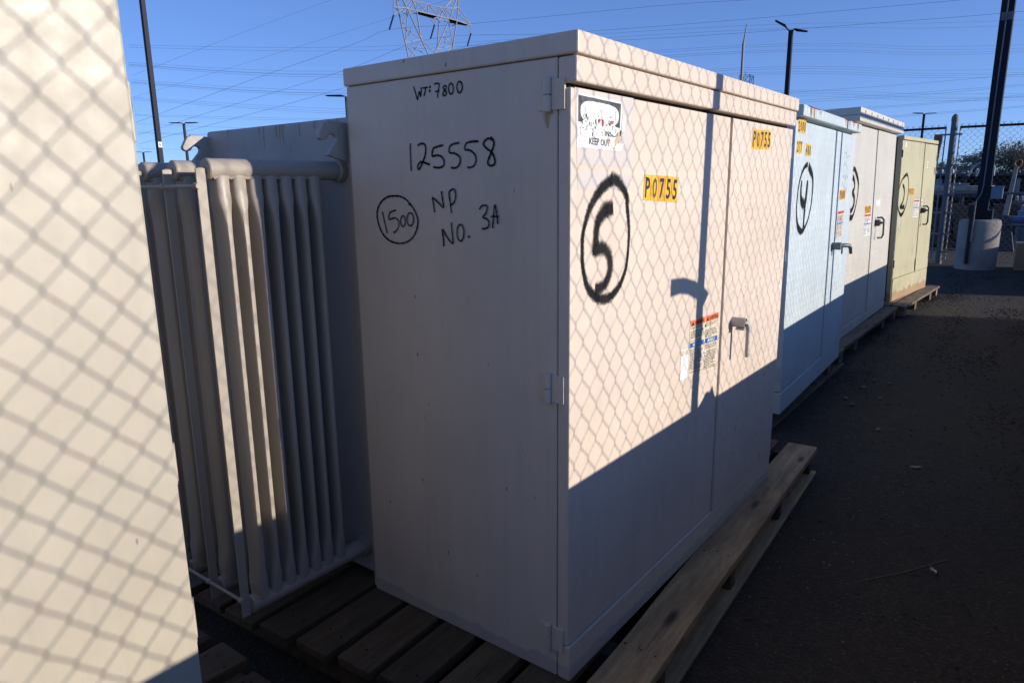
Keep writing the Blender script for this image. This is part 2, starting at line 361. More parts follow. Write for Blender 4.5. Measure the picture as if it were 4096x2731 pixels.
def front(s,t,o): return (s,FY-o,t)
FY=.006
def side(s,t,o): return (-o,s,t)
MARK5=[[[0.575,1.816],[0.568,1.797],[0.561,1.777],[0.556,1.79],[0.552,1.799],[0.549,1.791],[0.546,1.785],[0.544,1.799],[0.543,1.811]],[[0.538,1.808],[0.515,1.808]],[[0.526,1.808],[0.528,1.794],[0.532,1.785]],[[0.507,1.809],[0.506,1.808]],[[0.508,1.798],[0.507,1.797]],[[0.489,1.815],[0.469,1.814],[0.473,1.795],[0.477,1.775]],[[0.486,1.793],[0.468,1.794]],[[0.438,1.801],[0.446,1.807],[0.453,1.801],[0.446,1.794],[0.44,1.786],[0.446,1.779],[0.454,1.781],[0.453,1.787],[0.446,1.794],[0.44,1.799]],[[0.421,1.811],[0.417,1.809],[0.414,1.805],[0.413,1.798],[0.413,1.792],[0.415,1.786],[0.418,1.782],[0.422,1.781],[0.426,1.783],[0.429,1.787],[0.431,1.794],[0.43,1.801],[0.428,1.807],[0.424,1.81],[0.42,1.811]],[[0.388,1.813],[0.383,1.811],[0.38,1.807],[0.378,1.8],[0.378,1.793],[0.381,1.787],[0.384,1.783],[0.389,1.782],[0.393,1.784],[0.396,1.789],[0.398,1.796],[0.397,1.803],[0.395,1.809],[0.391,1.812],[0.386,1.813]],[[0.598,1.65],[0.6,1.629],[0.6,1.594],[0.599,1.566]],[[0.567,1.641],[0.556,1.646],[0.541,1.646],[0.533,1.635],[0.536,1.613],[0.55,1.588],[0.564,1.571],[0.57,1.573],[0.568,1.584],[0.553,1.593],[0.535,1.588],[0.517,1.583]],[[0.46,1.638],[0.484,1.635],[0.502,1.629],[0.506,1.608],[0.488,1.61],[0.468,1.605],[0.458,1.59],[0.463,1.577],[0.484,1.573],[0.503,1.576]],[[0.395,1.642],[0.417,1.64],[0.433,1.633],[0.435,1.616],[0.415,1.613],[0.395,1.602],[0.393,1.588],[0.402,1.575],[0.417,1.57],[0.431,1.573]],[[0.321,1.643],[0.349,1.643],[0.369,1.638],[0.373,1.622],[0.353,1.619],[0.334,1.604],[0.332,1.588],[0.34,1.575],[0.357,1.57],[0.366,1.572]],[[0.276,1.653],[0.267,1.644],[0.284,1.649],[0.299,1.641],[0.301,1.631],[0.288,1.62],[0.272,1.61],[0.262,1.592],[0.262,1.578],[0.275,1.573],[0.286,1.578],[0.286,1.588],[0.275,1.608],[0.265,1.627],[0.264,1.639],[0.271,1.649]],[[0.605,1.459],[0.627,1.477],[0.652,1.487],[0.679,1.489],[0.713,1.486],[0.745,1.47],[0.764,1.446],[0.768,1.418],[0.758,1.385],[0.736,1.357],[0.703,1.341],[0.662,1.337],[0.622,1.347],[0.594,1.37],[0.58,1.4],[0.58,1.421],[0.59,1.441],[0.605,1.459],[0.619,1.464]],[[0.742,1.439],[0.733,1.404],[0.723,1.368]],[[0.677,1.444],[0.706,1.435],[0.711,1.414],[0.684,1.419],[0.666,1.408],[0.669,1.389],[0.683,1.375],[0.694,1.371]],[[0.645,1.426],[0.641,1.425],[0.637,1.42],[0.636,1.413],[0.636,1.405],[0.639,1.398],[0.643,1.394],[0.648,1.392],[0.652,1.394],[0.655,1.399],[0.657,1.406],[0.656,1.414],[0.653,1.42],[0.649,1.425],[0.644,1.426]],[[0.611,1.436],[0.605,1.434],[0.6,1.429],[0.598,1.42],[0.598,1.411],[0.602,1.403],[0.607,1.397],[0.614,1.395],[0.62,1.397],[0.625,1.403],[0.627,1.412],[0.626,1.421],[0.622,1.429],[0.617,1.435],[0.61,1.436]],[[0.504,1.439],[0.509,1.47],[0.51,1.483],[0.486,1.468],[0.466,1.454],[0.469,1.479],[0.472,1.503]],[[0.434,1.437],[0.436,1.462],[0.441,1.496],[0.431,1.507],[0.419,1.507],[0.414,1.492],[0.421,1.47],[0.439,1.46]],[[0.47,1.335],[0.471,1.361],[0.473,1.387],[0.452,1.361],[0.431,1.346],[0.433,1.379],[0.435,1.41]],[[0.399,1.404],[0.392,1.402],[0.388,1.395],[0.385,1.385],[0.386,1.374],[0.389,1.364],[0.394,1.356],[0.4,1.354],[0.406,1.357],[0.411,1.364],[0.413,1.374],[0.412,1.386],[0.409,1.396],[0.403,1.402],[0.397,1.404]],[[0.366,1.369],[0.365,1.368]],[[0.322,1.449],[0.313,1.459],[0.297,1.461],[0.292,1.454],[0.298,1.438],[0.309,1.427],[0.293,1.421],[0.286,1.411],[0.291,1.398],[0.307,1.393],[0.313,1.395]],[[0.273,1.396],[0.269,1.43],[0.263,1.463],[0.257,1.442],[0.253,1.408]],[[0.28,1.429],[0.249,1.43]]]
OVAL5=[[0.226,1.53],[0.169,1.508],[0.126,1.478],[0.097,1.448],[0.077,1.412],[0.063,1.376],[0.062,1.339],[0.064,1.299],[0.074,1.266],[0.089,1.236],[0.121,1.206],[0.166,1.187],[0.213,1.184],[0.253,1.196],[0.287,1.219],[0.314,1.254],[0.327,1.291],[0.332,1.332],[0.334,1.373],[0.328,1.41],[0.319,1.448],[0.314,1.481],[0.285,1.507],[0.25,1.527],[0.213,1.533]]
NUM5=[[0.23,1.45],[0.203,1.446],[0.181,1.441],[0.156,1.424],[0.14,1.403],[0.135,1.378],[0.132,1.353],[0.132,1.331],[0.146,1.336],[0.168,1.337],[0.191,1.329],[0.212,1.311],[0.219,1.284],[0.214,1.255],[0.192,1.23],[0.162,1.221],[0.135,1.221]]
OVAL4=[[0.363,1.636],[0.288,1.621],[0.228,1.588],[0.181,1.543],[0.147,1.483],[0.132,1.411],[0.133,1.342],[0.157,1.28],[0.193,1.238],[0.261,1.205],[0.331,1.201],[0.395,1.227],[0.457,1.267],[0.498,1.317],[0.529,1.373],[0.538,1.437],[0.539,1.501],[0.513,1.557],[0.447,1.594],[0.383,1.627]]
NUM4=[[[0.223,1.531],[0.215,1.483],[0.222,1.434],[0.253,1.396],[0.321,1.372]],[[0.38,1.531],[0.372,1.473],[0.361,1.419],[0.347,1.373],[0.343,1.323],[0.341,1.264],[0.343,1.221]]]
OVAL3=[[0.213,1.642],[0.265,1.611],[0.343,1.566],[0.405,1.506],[0.409,1.436],[0.392,1.37],[0.358,1.301],[0.312,1.242],[0.25,1.197],[0.182,1.179]]
NUM3=[[0.166,1.556],[0.226,1.515],[0.23,1.461],[0.164,1.423],[0.225,1.392],[0.261,1.354],[0.251,1.304],[0.199,1.264],[0.132,1.245]]
OVAL2=[[0.319,1.614],[0.2,1.571],[0.11,1.521],[0.043,1.444],[0.016,1.36],[0.014,1.275],[0.067,1.181],[0.164,1.113],[0.244,1.107],[0.326,1.144],[0.408,1.229],[0.459,1.331],[0.461,1.433],[0.434,1.52],[0.397,1.578],[0.331,1.617]]
NUM2=[[0.187,1.482],[0.251,1.442],[0.281,1.384],[0.274,1.319],[0.227,1.256],[0.137,1.208],[0.16,1.218],[0.236,1.198],[0.323,1.199]]
def number_tiles(quad,txt,parent,a='yel',b='yel2',ink='ink',name='number_label',uneven=True):
    k=Sticker(quad,front); n=len(txt)
    for i,ch in enumerate(txt):
        x0=i/n+.004; x1=(i+1)/n-.004; dy=random.uniform(-.02,.02) if uneven else 0
        k.rect(x0,dy,x1,1+dy,b if (i%3==2 and b) else a,0)
        k.text(ch,x0+(.30/n if ch=='1' else .17/n),.10+dy,x1-(.30/n if ch=='1' else .17/n),.90+dy,'inkf' if (ch=='0' and ink=='ink' and i==1) else ink,2)
    return k.build(name,parent)
def warning_label(quad,parent,paper='cream',big=True,blue='blu'):
    k=Sticker(quad,front); k.rect(0,0,1,1,paper,0)
    for x0,x1,a,b in ((.015,.49,'WARNING','NOTICE'),(.51,.985,'ADVERTENCIA','AVISO')):
        k.rect(x0,.875,x1,.985,'org',1); k.rect(x0,.50,x1,.585,blue,1)
        k.poly([(x0+.03,.895),(x0+.12,.895),(x0+.075,.965)],'ink',2)
        k.text(a,x0+.14,.90,x1-.02,.96,'ink',2); k.text(b,x0+.1,.513,x1-.1,.572,'white',2)
        k.lines(x0+.02,.60,x1-.02,.86,9,'inkg',1,.15); k.lines(x0+.02,.04,x1-.02,.48,16,'inkg',1,.1)
    if big:
        for i in range(34):
            x=random.gauss(.50,.10);y=random.uniform(.30,.86) if i<20 else random.uniform(.05,.5); a=random.uniform(.008,.035)
            k.poly([(x+a*random.uniform(.3,1)*math.cos(q*1.256),y+a*1.2*random.uniform(.2,1)*math.sin(q*1.256)) for q in range(5)],random.choice(('ink','white','cream','white')),3+.08*i)
    else:
        k.poly([(.46,.62),(.5,.85),(.54,.62)],'ink',2)
    return k.build('warning_label',parent)
def pull_handle(parent,x,z,ht,mat='black',d=.085,side_=1):
    """U shaped lever handle on a square boss"""
    h=box('handle',mat,parent,x-.035,x+.035,-.05,0.0,z-.035,z+.035,.008)
    m=MB(); m.tube([(x,-.02,z+.055),(x+.03*side_,-d*.75,z+.058),(x+.05*side_,-d,z+.03),(x+.05*side_,-d,z-ht+.03),(x+.04*side_,-d*.85,z-ht),(x,-.035,z-ht)],.0105,10)
    m.box(x-.02,x+.045,-d,-.03,z-.012,z+.012); m.build('lever',mat,h,0,True); return h
def hinge(parent,y,z0,z1,mat,leaf=True):
    m=MB(); zm=z0*.5+z1*.5
    m.tube([(-.009,y,z0),(-.009,y,zm-.001)],.0112,12); m.tube([(-.009,y,zm+.001),(-.009,y,z1)],.0112,12); m.tube([(-.009,y,z0-.002),(-.009,y,z1+.002)],.006,8)
    if leaf: m.box(-.006,.001,.022,y-.011,z0+.004,z1-.004); m.box(-.003,.001,y+.009,y+.034,z0+.004,z1-.004)
    return m.build('hinge',mat,parent,.0012)
# ================================================================ transformer 5 (nearest, whole)
W5,D5,H5=1.9385,.8885,1.9
t5=thing('pad_transformer','large pink beige transformer with sprayed 5 and handwritten 125558 on its side','transformer')
b=MB(); b.box(0,W5,.0485,D5,0,1.8424); b.build('cabinet_shell','p5b',t5,.004)
box('lid','p5',t5,-.007,W5+.007,-.019,D5+.006,1.8444,H5,.005)
box('fascia','p5',t5,-.001,W5+.001,-.012,.0455,1.7765,1.8410,.005)
box('sill','p5b',t5,0,W5,.0005,.0455,0,.119,.004)
dl=box('door','p5',t5,0,1.1455,.006,.0455,.1225,1.7640,.004)
dr=box('door','p5',t5,1.1525,W5,-.001,.0455,.1225,1.7625,.004)
box('gap_shade','gap',t5,.015,W5-.015,.0240,.0478,1.7655,1.7755,0); box('gap_shade','gap',t5,1.1462,1.1518,.02,.0478,.125,1.7625,0)  # black strips put shade into the slot under the fascia and the door gap
for z0,z1 in ((1.706,1.792),(.899,.988),(.09,.178)): hinge(dl,.075,z0,z1,'p5')
# handle: hood tube, keeper plate, hanging bar
hm=MB(); pts=[(math.cos(a)*.0215,math.sin(a)*.0215) for a in [i*math.pi/8 for i in range(16)]]
hm.rings([[(1.262+p[0]*q,y,.945+p[1]*q) for p in pts] for y,q in ((.004,1),(-.060,1),(-.060,.86),(-.01,.86))],True)
hh=hm.build('handle','p5c',dr,0,True)
MB().tube([(1.266,-.05,.945),(1.280,-.060,.940),(1.284,-.064,.925),(1.285,-.064,.795)],.0092,12).build('lever','p5c',hh,0,True)
box('keeper_plate','p5c',hh,1.247,1.282,-.058,-.022,.914,.923,.0015)
# writing on the side panel: paint marker
for ids in (range(0,10),range(10,16),(16,17,18,19,20),(21,22),(23,24,25),(26,27,28)):
    mk=MB()
    for i in ids:
        p=MARK5[i]; w=.0052 if i<10 else (.0066 if i<17 else .0058)
        if len(p)==2 and abs(p[0][0]-p[1][0])+abs(p[0][1]-p[1][1])<.006: p=[(p[0][0],p[0][1]+.003),(p[1][0],p[1][1]-.003)]; w=.008
        stroke(mk,p,w*1.25,side,.0008+.0001*i,6,.12)
    mk.build('handwriting','marker',t5)
m=MB(); stroke(m,OVAL5,[.050,.048,.036,.027,.026,.027,.03,.042,.046,.04,.03,.024,.022,.024,.030,.036,.048,.055],front,.0008,6); stroke(m,NUM5,[.062,.068,.058,.046,.044,.052,.06,.052,.048,.046,.048,.054],front,.0022,6)
m.build('sprayed_number','spray',dl)
Q=[[0.422,1.467],[0.675,1.453],[0.683,1.537],[0.427,1.546]]; number_tiles(Q,'P0755',dl)
FY=-.001; Q=[[1.375,1.654],[1.614,1.659],[1.615,1.739],[1.38,1.734]]; number_tiles(Q,'P0755',dr); FY=.006
k=Sticker([[0.031,1.57],[0.337,1.566],[0.342,1.765],[0.017,1.765]],front,.0006); k.rect(0,0,1,1,'fade',0); k.build('bleached_patch',dl)
k=Sticker([(.036,1.55),(.336,1.548),(.336,1.50),(.036,1.503)],front,.0005); k.rect(0,0,1,1,'fade',0); k.build('bleached_patch',dl)
Q=[[0.027,1.615],[0.263,1.611],[0.273,1.749],[0.028,1.754]]; k=Sticker(Q,front); k.rect(0,0,1,1,'white',0); k.rect(.025,.47,.975,.955,'sgn',1)
ov=[(.5+.43*math.copysign(abs(math.cos(a))**.55,math.cos(a)),.68+.21*math.copysign(abs(math.sin(a))**.7,math.sin(a))) for a in [i*2*math.pi/28 for i in range(28)]]
k.poly(ov,'white',2)
k.text('VOLTAGE INSIDE',.06,.265,.96,.375,'sgn',2); k.text('KEEP OUT',.27,.07,.75,.205,'sgn',2)
def blob(cx,cy,rx,ry,n=18): return [(cx+rx*random.uniform(.7,1.15)*math.cos(i*2*math.pi/n),cy+ry*random.uniform(.7,1.15)*math.sin(i*2*math.pi/n)) for i in range(n)]
LY=3.
for q in ((.2,.40,.13,.17),(.33,.33,.2,.13),(.50,.42,.10,.12),(.70,.46,.17,.10),(.83,.40,.08,.1),(.16,.30,.12,.09),(.45,.28,.10,.08),(.62,.60,.09,.08)): LY+=.15; k.poly(blob(*q),'crack',LY)

for q in ((.40,.52,.010,.06),(.72,.50,.022,.03),(.70,.56,.012,.03),(.19,.60,.012,.045),(.22,.55,.01,.03),(.87,.40,.010,.06),(.33,.27,.010,.05),(.46,.63,.008,.02),(.985,.36,.012,.08)): LY+=.1; k.poly(blob(*q,9),'ink',LY)
for i in range(34):
    x=random.uniform(.10,.92); y=.46+random.gauss(0,.09); w_=random.uniform(.003,.009); l_=random.uniform(.008,.035); sl=random.uniform(-.02,.02)
    k.poly([(x-w_,y-l_),(x+w_*.6,y-l_*.8),(x+w_+sl,y+l_*.6),(x+sl,y+l_),(x-w_+sl*.5,y+l_*.2)],random.choice(('ink','inkg','inkg')),LY+.1*i)
for q in ((.47,.55,.03,.03),(.55,.50,.022,.08),(.76,.55,.04,.035),(.73,.65,.02,.015)): LY+=.1; k.poly(blob(*q,9),'red',LY+4)
k.rect(.55,.01,.99,.3,'stain',2.6)
k.poly([(1.0,.12),(1.12,.2),(1.03,.02),(1.0,.0)],'white',1); k.poly([(1.02,.38),(1.10,.42),(1.13,.60),(1.08,.72),(1.03,.74)],'white',1); k.poly([(.985,.28),(1.03,.36),(1.02,.7),(.995,.6)],'stain',2)
k.build('warning_sign',dl)
warning_label([[0.834,0.801],[1.118,0.771],[1.123,1.011],[0.835,1.017]],dl)
k=Sticker([[0.761,0.799],[0.834,0.798],[0.831,0.91],[0.761,0.916]],front); k.rect(0,0,1,1,'white',0); k.rect(.05,.80,.95,.97,'cream',1); k.build('blank_tag',dl)
# tank behind the cabinet
tk=MB(); tk.box(.05,W5-.05,.9105,1.865,.018,1.757); tk.build('tank','p5c',t5,.012)
box('tank_flange','p5c',t5,.012,W5-.012,D5+.001,.9095,.0,1.80,.002)
tb=MB(); tb.box(.12,W5-.12,.92,1.80,-.0,.017); tb.build('base_rail','p5c',t5)
def hook(y,sh=0.):
    p=[(.054,1.733),(-.045,1.739),(-.066,1.729),(-.089,1.690),(-.087,1.679),(-.074,1.672),(-.057,1.676),(-.046,1.690),(-.034,1.696),(-.020,1.692),(-.013,1.682),(-.018,1.670),(-.058,1.626),(.054,1.597)]
    m=MB(); m.prism([(a+sh,c) for a,c in p],'y',y-.011,y+.011); return m.build('lifting_hook','p5c',t5,.003)
hook(.945); hook(1.853,.02)
tside=lambda s,t,o:(.05-o,s,t)
for i in range(9):
    y_=random.uniform(.98,1.75); l_=random.uniform(.02,.12); m=MB(); stroke(m,[(y_,1.755),(y_+.004,1.755-l_*.5),(y_+.002,1.755-l_)],[.018,.014,.006],tside,.0008+.0001*i,5); m.build('rust_stain','rusth',t5)
m=MB(); stroke(m,[(.078,1.706),(.080,1.69),(.078,1.665)],[.05,.03,.012],side,.0008,5); m.build('rust_stain','rusth',t5)
# radiators on the tank side: header pipes, seven flattened tubes, end strap
def se(x,y,z,hx,hy,n=16,e=.55):
    o=[]
    for k_ in range(n):
        a=2*math.pi*k_/n; c,s_=math.cos(a),math.sin(a)
        o.append((x+hx*math.copysign(abs(c)**e,c),y+hy*math.copysign(abs(s_)**e,s_),z))
    return o
def fin_mesh(x,y):
    prof=[(1.556,.0235,.030),(1.512,.0225,.031),(1.494,.0235,.033),(1.478,.0225,.035),(1.45,.0165,.037),(1.41,.0125,.039),(1.36,.0110,.040)]
    full=prof+[(.85,.0110,.040)]+[(1.685-z,a,b_) for z,a,b_ in reversed(prof)]
    m=MB(); m.rings([se(x+.003*math.sin(i*.0),y,z,hx,hy) for i,(z,hx,hy) in enumerate(full)]); return m
rad0=None
for y in (1.0,1.195,1.39,1.585):
    m=MB(); zc=1.576
    m.tube([(-.487,y,zc-.004),(-.458,y,zc-.004)],.0095,10); m.tube([(-.4625,y,zc),(-.462,y,zc),(-.4585,y,zc),(-.449,y,zc),(-.448,y,zc),(.052,y,zc)],[.024,.0295,.0325,.0325,.0322,.0322],24)
    m.tube([(.018,y,zc),(.024,y,zc),(.049,y,zc)],[.033,.040,.040],20)
    rd=m.build('radiator','prad',t5,0,True)
    m=MB(); zc=.128
    m.tube([(-.487,y,zc-.012),(-.458,y,zc-.012)],.0095,10); m.tube([(-.4625,y,zc),(-.462,y,zc),(-.4585,y,zc),(-.449,y,zc),(-.448,y,zc),(.052,y,zc)],[.024,.0295,.0325,.0325,.0322,.0322],24); m.tube([(.024,y,zc),(.049,y,zc)],.040,20)
    m.build('lower_header','prad',rd,0,True)
    for zz,sg in ((1.549,1),(.155,-1)):
        m=MB(); m.tube([(-.449+k_*.0062,y-.021-.004*abs(math.sin(k_*.0062/.0558*math.pi)),zz+sg*.006*abs(math.sin(k_*.0062/.0558*math.pi))) for k_ in range(64)],.004,6); m.build('weld_bead','prad',rd,0,True)
    for i in range(7): fin_mesh(-.421+i*.0558,y).build('fin','prad',rd,0,True)
    m=MB(); x=-.482; m.box(x-.0150,x+.0150,y-.010,y-.004,.098,1.578); m.build('end_strap','prad',rd,.001)
for z,xx in ((1.527,-.500),(.168,-.500)):
    m=MB(); m.tube([(xx,.985,z),(xx,1.60,z)],.0058,8)
    for y in (.985,1.185,1.38,1.575): m.tube([(xx,y-.008,z),(xx,y+.008,z)],[.0085,.011],8)
    m.build('tie_rod','prad',t5,0,True)
# ================================================================ transformer 6 (left foreground)
t6=thing('pad_transformer','cream transformer door nearest the camera covered in diamond mesh shadow','transformer',(-.995,.27,0))
b=MB(); b.box(-1.9,-.012,.05,.85,0,2.09); b.build('cabinet_shell','p6',t6,.004)
d6=box('door','p6',t6,-1.30,-.003,0,.046,.12,2.02,.006); box('door','p6',t6,-1.9,-1.305,.004,.046,.12,2.02,.006)
box('sill','p6',t6,-1.9,-.004,.001,.046,0,.117,.004); box('fascia','p6',t6,-1.9,-.006,.001,.046,2.03,2.09,.004); box('lid','p6',t6,-1.91,0,-.008,.86,2.092,2.15,.008)
for z0,z1 in ((1.60,1.70),(.95,1.03),(.60,.69)):
    m=MB(); m.tube([(.003,.03,z0),(.003,.03,z1)],.0085,10); m.box(-.004,.0005,.01,.024,z0,z1); m.build('hinge','p6',d6)
box('tank','p6',t6,-1.85,-.06,.856,1.7,.02,1.75,.01)
# ================================================================ transformers 4, 3, 2
def cab(label,bl,yaw,lean,W,D,mat):
    t=thing('pad_transformer',label,'transformer',bl,(-lean,0,yaw)); return t
t4=cab('pale blue transformer with sprayed 4, number 2000 and rust on its lid',(3.018,.265,0),math.atan2(.069,1.925),.0122,1.9262,.8,'p4')
W4=1.926
box('cabinet_shell','p4',t4,.0,W4,.050,.85,0,1.915,.004); box('tank','p4',t4,.05,W4-.05,.856,1.7,.02,1.75,.01)
l4=box('lid','p4',t4,.0,W4+.05,-.035,.86,1.917,1.985,.006)
box('sill','p4',t4,0,W4,.001,.047,0,.147,.006)
d=box('door','p4',t4,0,1.186,.006,.047,.152,1.897,.005); d2=box('door','p4',t4,1.200,W4,-.003,.047,.152,1.893,.005); box('gap_shade','gap',t4,1.188,1.198,.02,.0485,.155,1.893,0)  # black strip paints the shade of the door gap
for z0,z1 in ((1.66,1.74),(1.02,1.10),(.24,.33)): hinge(d,.075,z0,z1,'p4',True)
m=MB(); stroke(m,OVAL4,[0.052,0.042,0.036,0.034,0.036,0.034,0.039,0.052,0.073,0.060,0.039,0.031,0.031,0.036,0.044,0.047,0.058,0.078,0.078],front,.0008,6)
stroke(m,NUM4[0],[0.039,0.044,0.057,0.091,0.098],front,.0018,6); stroke(m,NUM4[1],[0.052,0.058,0.065,0.065,0.047,0.042,0.044],front,.0026,6); m.build('sprayed_number','spray2',d)
number_tiles([[0.048,1.824],[0.239,1.825],[0.243,1.905],[0.046,1.902]],'2000',d,'yel','yel'); number_tiles([[0.042,1.698],[0.178,1.698],[0.182,1.777],[0.042,1.777]],'277',d,'yel','yel'); number_tiles([[0.27,1.689],[0.416,1.686],[0.424,1.764],[0.277,1.768]],'480',d,'yel','yel')
FY=-.003
number_tiles([[1.441,1.38],[1.649,1.384],[1.65,1.463],[1.437,1.457]],'P1008',d2,'yel2','yel2'); warning_label([[1.409,1.074],[1.63,1.078],[1.651,1.298],[1.415,1.296]],d2,'pinkp',False)
for q in range(4):
    m=MB(); zz=1.74-.08*q
    P=[(1.50+.035*i+random.uniform(-.01,.01),zz-.006*i+random.uniform(-.022,.022)) for i in range(7)]
    stroke(m,P,.007,front,.0012,5,.5); m.build('faded_handwriting','faint',d2)
ff=lambda s,t,o:(s,-.035-o,t)
for s_,w,dp in ((.17,.028,.05),(.255,.020,.062),(1.80,.05,.035)):
    m=MB(); stroke(m,[(s_,1.982),(s_+.004,1.982-dp*.5),(s_+.010,1.982-dp)],[w,w*1.3,w*.5],ff,.0016,5); m.build('rust_patch','rustd',l4)
for a,bb in ((.10,.42),(1.25,1.48),(1.55,1.75)):
    m=MB(); stroke(m,[(a,1.983),((a+bb)/2,1.980),(bb,1.983)],.012,ff,.0022,5); m.build('rust_patch','rustd',l4)
for i,(s_,w,dp) in enumerate(((.19,.11,.066),(.28,.06,.066),(1.30,.10,.05),(1.46,.09,.045),(1.62,.10,.04),(1.80,.11,.066),(.45,.07,.03))):
    m=MB(); stroke(m,[(s_,1.983),(s_,1.983-dp*.6),(s_+.006,1.983-dp)],[w,w,w*.4],ff,.0006+.00008*i,5); m.build('rust_stain','rusth',l4)
FY=.006
h4=MB(); h4.tube([(1.285,.004,1.03),(1.285,-.05,1.03)],.028,14); h4.box(1.257,1.313,-.07,-.03,1.003,1.058); h4=h4.build('handle','ggrey',d2,.006)
MB().tube([(1.30,-.055,1.032),(1.33,-.085,1.034),(1.37,-.110,1.03),(1.39,-.118,1.01),(1.40,-.122,.965)],[.016,.017,.016,.014,.012],12).build('lever','ggrey',h4,0,True)
m=MB(); m.tube([(1.32,-.075,.985),(1.32,-.068,.985)],.02,16); m.box(1.302,1.338,-.075,-.068,.985,1.015); m.build('lock_tab','ggrey',h4)
# 3
W3=2.284
t3=cab('stone grey transformer with sprayed 3 beneath a wide overhanging lid',(5.745,.501,0),.0022,.0254,W3,.8,'p3')
box('cabinet_shell','p3',t3,0,W3,.05,.9,0,2.125,.004); box('tank','p3',t3,.05,W3-.05,.906,1.8,.02,1.9,.01)
l=MB(); l.box(-.055,W3+.035,-.07,.93,2.127,2.195); l.box(-.053,W3+.033,-.067,.928,2.070,2.1255); lid3=l.build('lid','p3',t3,.006)
for i in range(8): a=.13+i*.29; box('vent_slot','gap',lid3,a,a+.018,-.0725,-.0702,2.150,2.176,0)
box('sill','p3',t3,0,W3,.001,.047,0,.098,.005)
d=box('door','p3',t3,0,1.194,.006,.047,.102,2.068,.005); d2=box('door','p3',t3,1.210,W3,-.002,.047,.102,2.068,.005); box('gap_shade','gap',t3,1.197,1.207,.02,.0485,.105,2.066,0)  # dark strip stands in for shade between the doors
cx=.08
m=MB(); full=[(cx*2-a,b_) for a,b_ in reversed(OVAL3)]
stroke(m,OVAL3+full[1:]+[OVAL3[0]],[0.065,0.078,0.078,0.065,0.047,0.044,0.047,0.052,0.078,0.098,0.078,0.052,0.039,0.039,0.039,0.046,0.058,0.065],front,.0008,6); stroke(m,[(.02,1.51),(.08,1.56)]+NUM3+[(.04,1.27)],[0.052,0.078,0.078,0.065,0.058,0.058,0.078,0.078,0.072,0.065,0.065,0.065],front,.0022,6); m.build('sprayed_number','spray2',d)
number_tiles([[0.801,1.193],[1.104,1.192],[1.098,1.274],[0.798,1.275]],'P1021',d,'yel2','yel2'); warning_label([[0.809,0.964],[1.126,0.958],[1.129,1.186],[0.802,1.191]],d,'white',False)
k=Sticker([[1.325,1.257],[1.549,1.259],[1.55,1.331],[1.332,1.332]],lambda s,t,o:(s,-.002-o,t)); k.rect(0,0,1,1,'white',0); k.lines(.12,.80,.88,.92,1,'inkg',1,0); k.lines(.12,.08,.7,.18,1,'inkg',1,0); k.build('blank_label',d2)
pull_handle(d2,1.36,1.075,.165,'dkgrey',.08)
FY=.005
# 2
W2=1.788
t2=cab('rusty faded green-yellow transformer with sprayed 2, last in the row',(8.431,.504,0),math.atan2(-.172,1.78),.0238,W2,.8,'p2')
b=MB(); b.box(0,W2,.052,.85,0,2.065); b.build('cabinet_shell','dgreen',t2,.004); box('tank','dgreen',t2,.05,W2-.05,.856,1.75,.02,1.8,.01)
f=MB(); f.box(-.01,W2+.01,-.006,.0515,2.032,2.078); f.box(-.008,.006,-.003,.0515,.0,2.031); f.build('door_frame','p2',t2,.003)
box('sill','p2',t2,.008,W2,.0,.05,0,.288,.004)
box('gap_shade','gap',t2,1.110,1.118,.02,.0515,.296,2.016,0); d=box('door','p2',t2,.008,1.109,.005,.05,.293,2.024,.004); d2=box('door','p2',t2,1.119,W2,-.003,.05,.293,2.018,.004)  # strip between the doors is painted shade
for pr,x,zs in ((d,.016,((1.815,1.905),(.44,.54))),(d2,W2-.006,((1.80,1.88),(.42,.52)))):
    for z0,z1 in zs: box('hinge','black',pr,x-.014,x+.014,-.012,.0,z0,z1,.003)
m=MB(); stroke(m,OVAL2,[0.072,0.046,0.034,0.029,0.029,0.034,0.042,0.065,0.072,0.052,0.039,0.031,0.031,0.034,0.039,0.065],front,.0008,6); stroke(m,NUM2[:6],[0.058,0.065,0.052,0.047,0.047,0.052],front,.0020,6); stroke(m,[(.145,1.225),(.16,1.205),(.24,1.200),(.325,1.205)],[0.091,0.078,0.065,0.098],front,.003,5); m.build('sprayed_number','spray2',d)
m=MB(); stroke(m,[(1.085,.47),(1.10,.38),(1.105,.31)],[.04,.07,.06],front,.001,5); stroke(m,[(1.085,.27),(1.08,.18)],[.05,.06],front,.0012,5); m.build('black_smear','spray2',d)
number_tiles([[0.493,1.353],[0.734,1.344],[0.734,1.434],[0.494,1.44]],'P1527',d,'yel2','yel'); warning_label([[0.775,1.053],[1.035,1.043],[1.054,1.278],[0.782,1.284]],d,'white',False)
k=Sticker([[0.167,1.942],[0.214,1.944],[0.206,2.003],[0.157,2.001]],front); k.rect(0,0,1,1,'white',0); k.build('blank_tag',d)
FY=-.003; k=Sticker([[1.112,1.219],[1.203,1.22],[1.2,1.275],[1.109,1.273]],front); k.rect(0,0,1,1,'white',0); k.rect(.2,.2,.8,.7,'blu',1); k.build('small_label',d2)
k=Sticker([(1.68,1.715),(1.68,1.60),(1.765,1.60),(1.765,1.715)],front,.0012); k.text('480Y',0,0,1,1,'ink',0); k.build('stencilled_number',d2)
k=Sticker([(1.27,1.70),(1.33,1.70),(1.33,1.82),(1.27,1.82)],front,.0012); k.rect(0,.6,1,.75,'white',0); k.rect(0,.3,.8,.45,'white',0); k.rect(0,0,1,.12,'white',0); k.build('tape_residue',d2)
pull_handle(d2,1.175,1.13,.19,'black',.08)
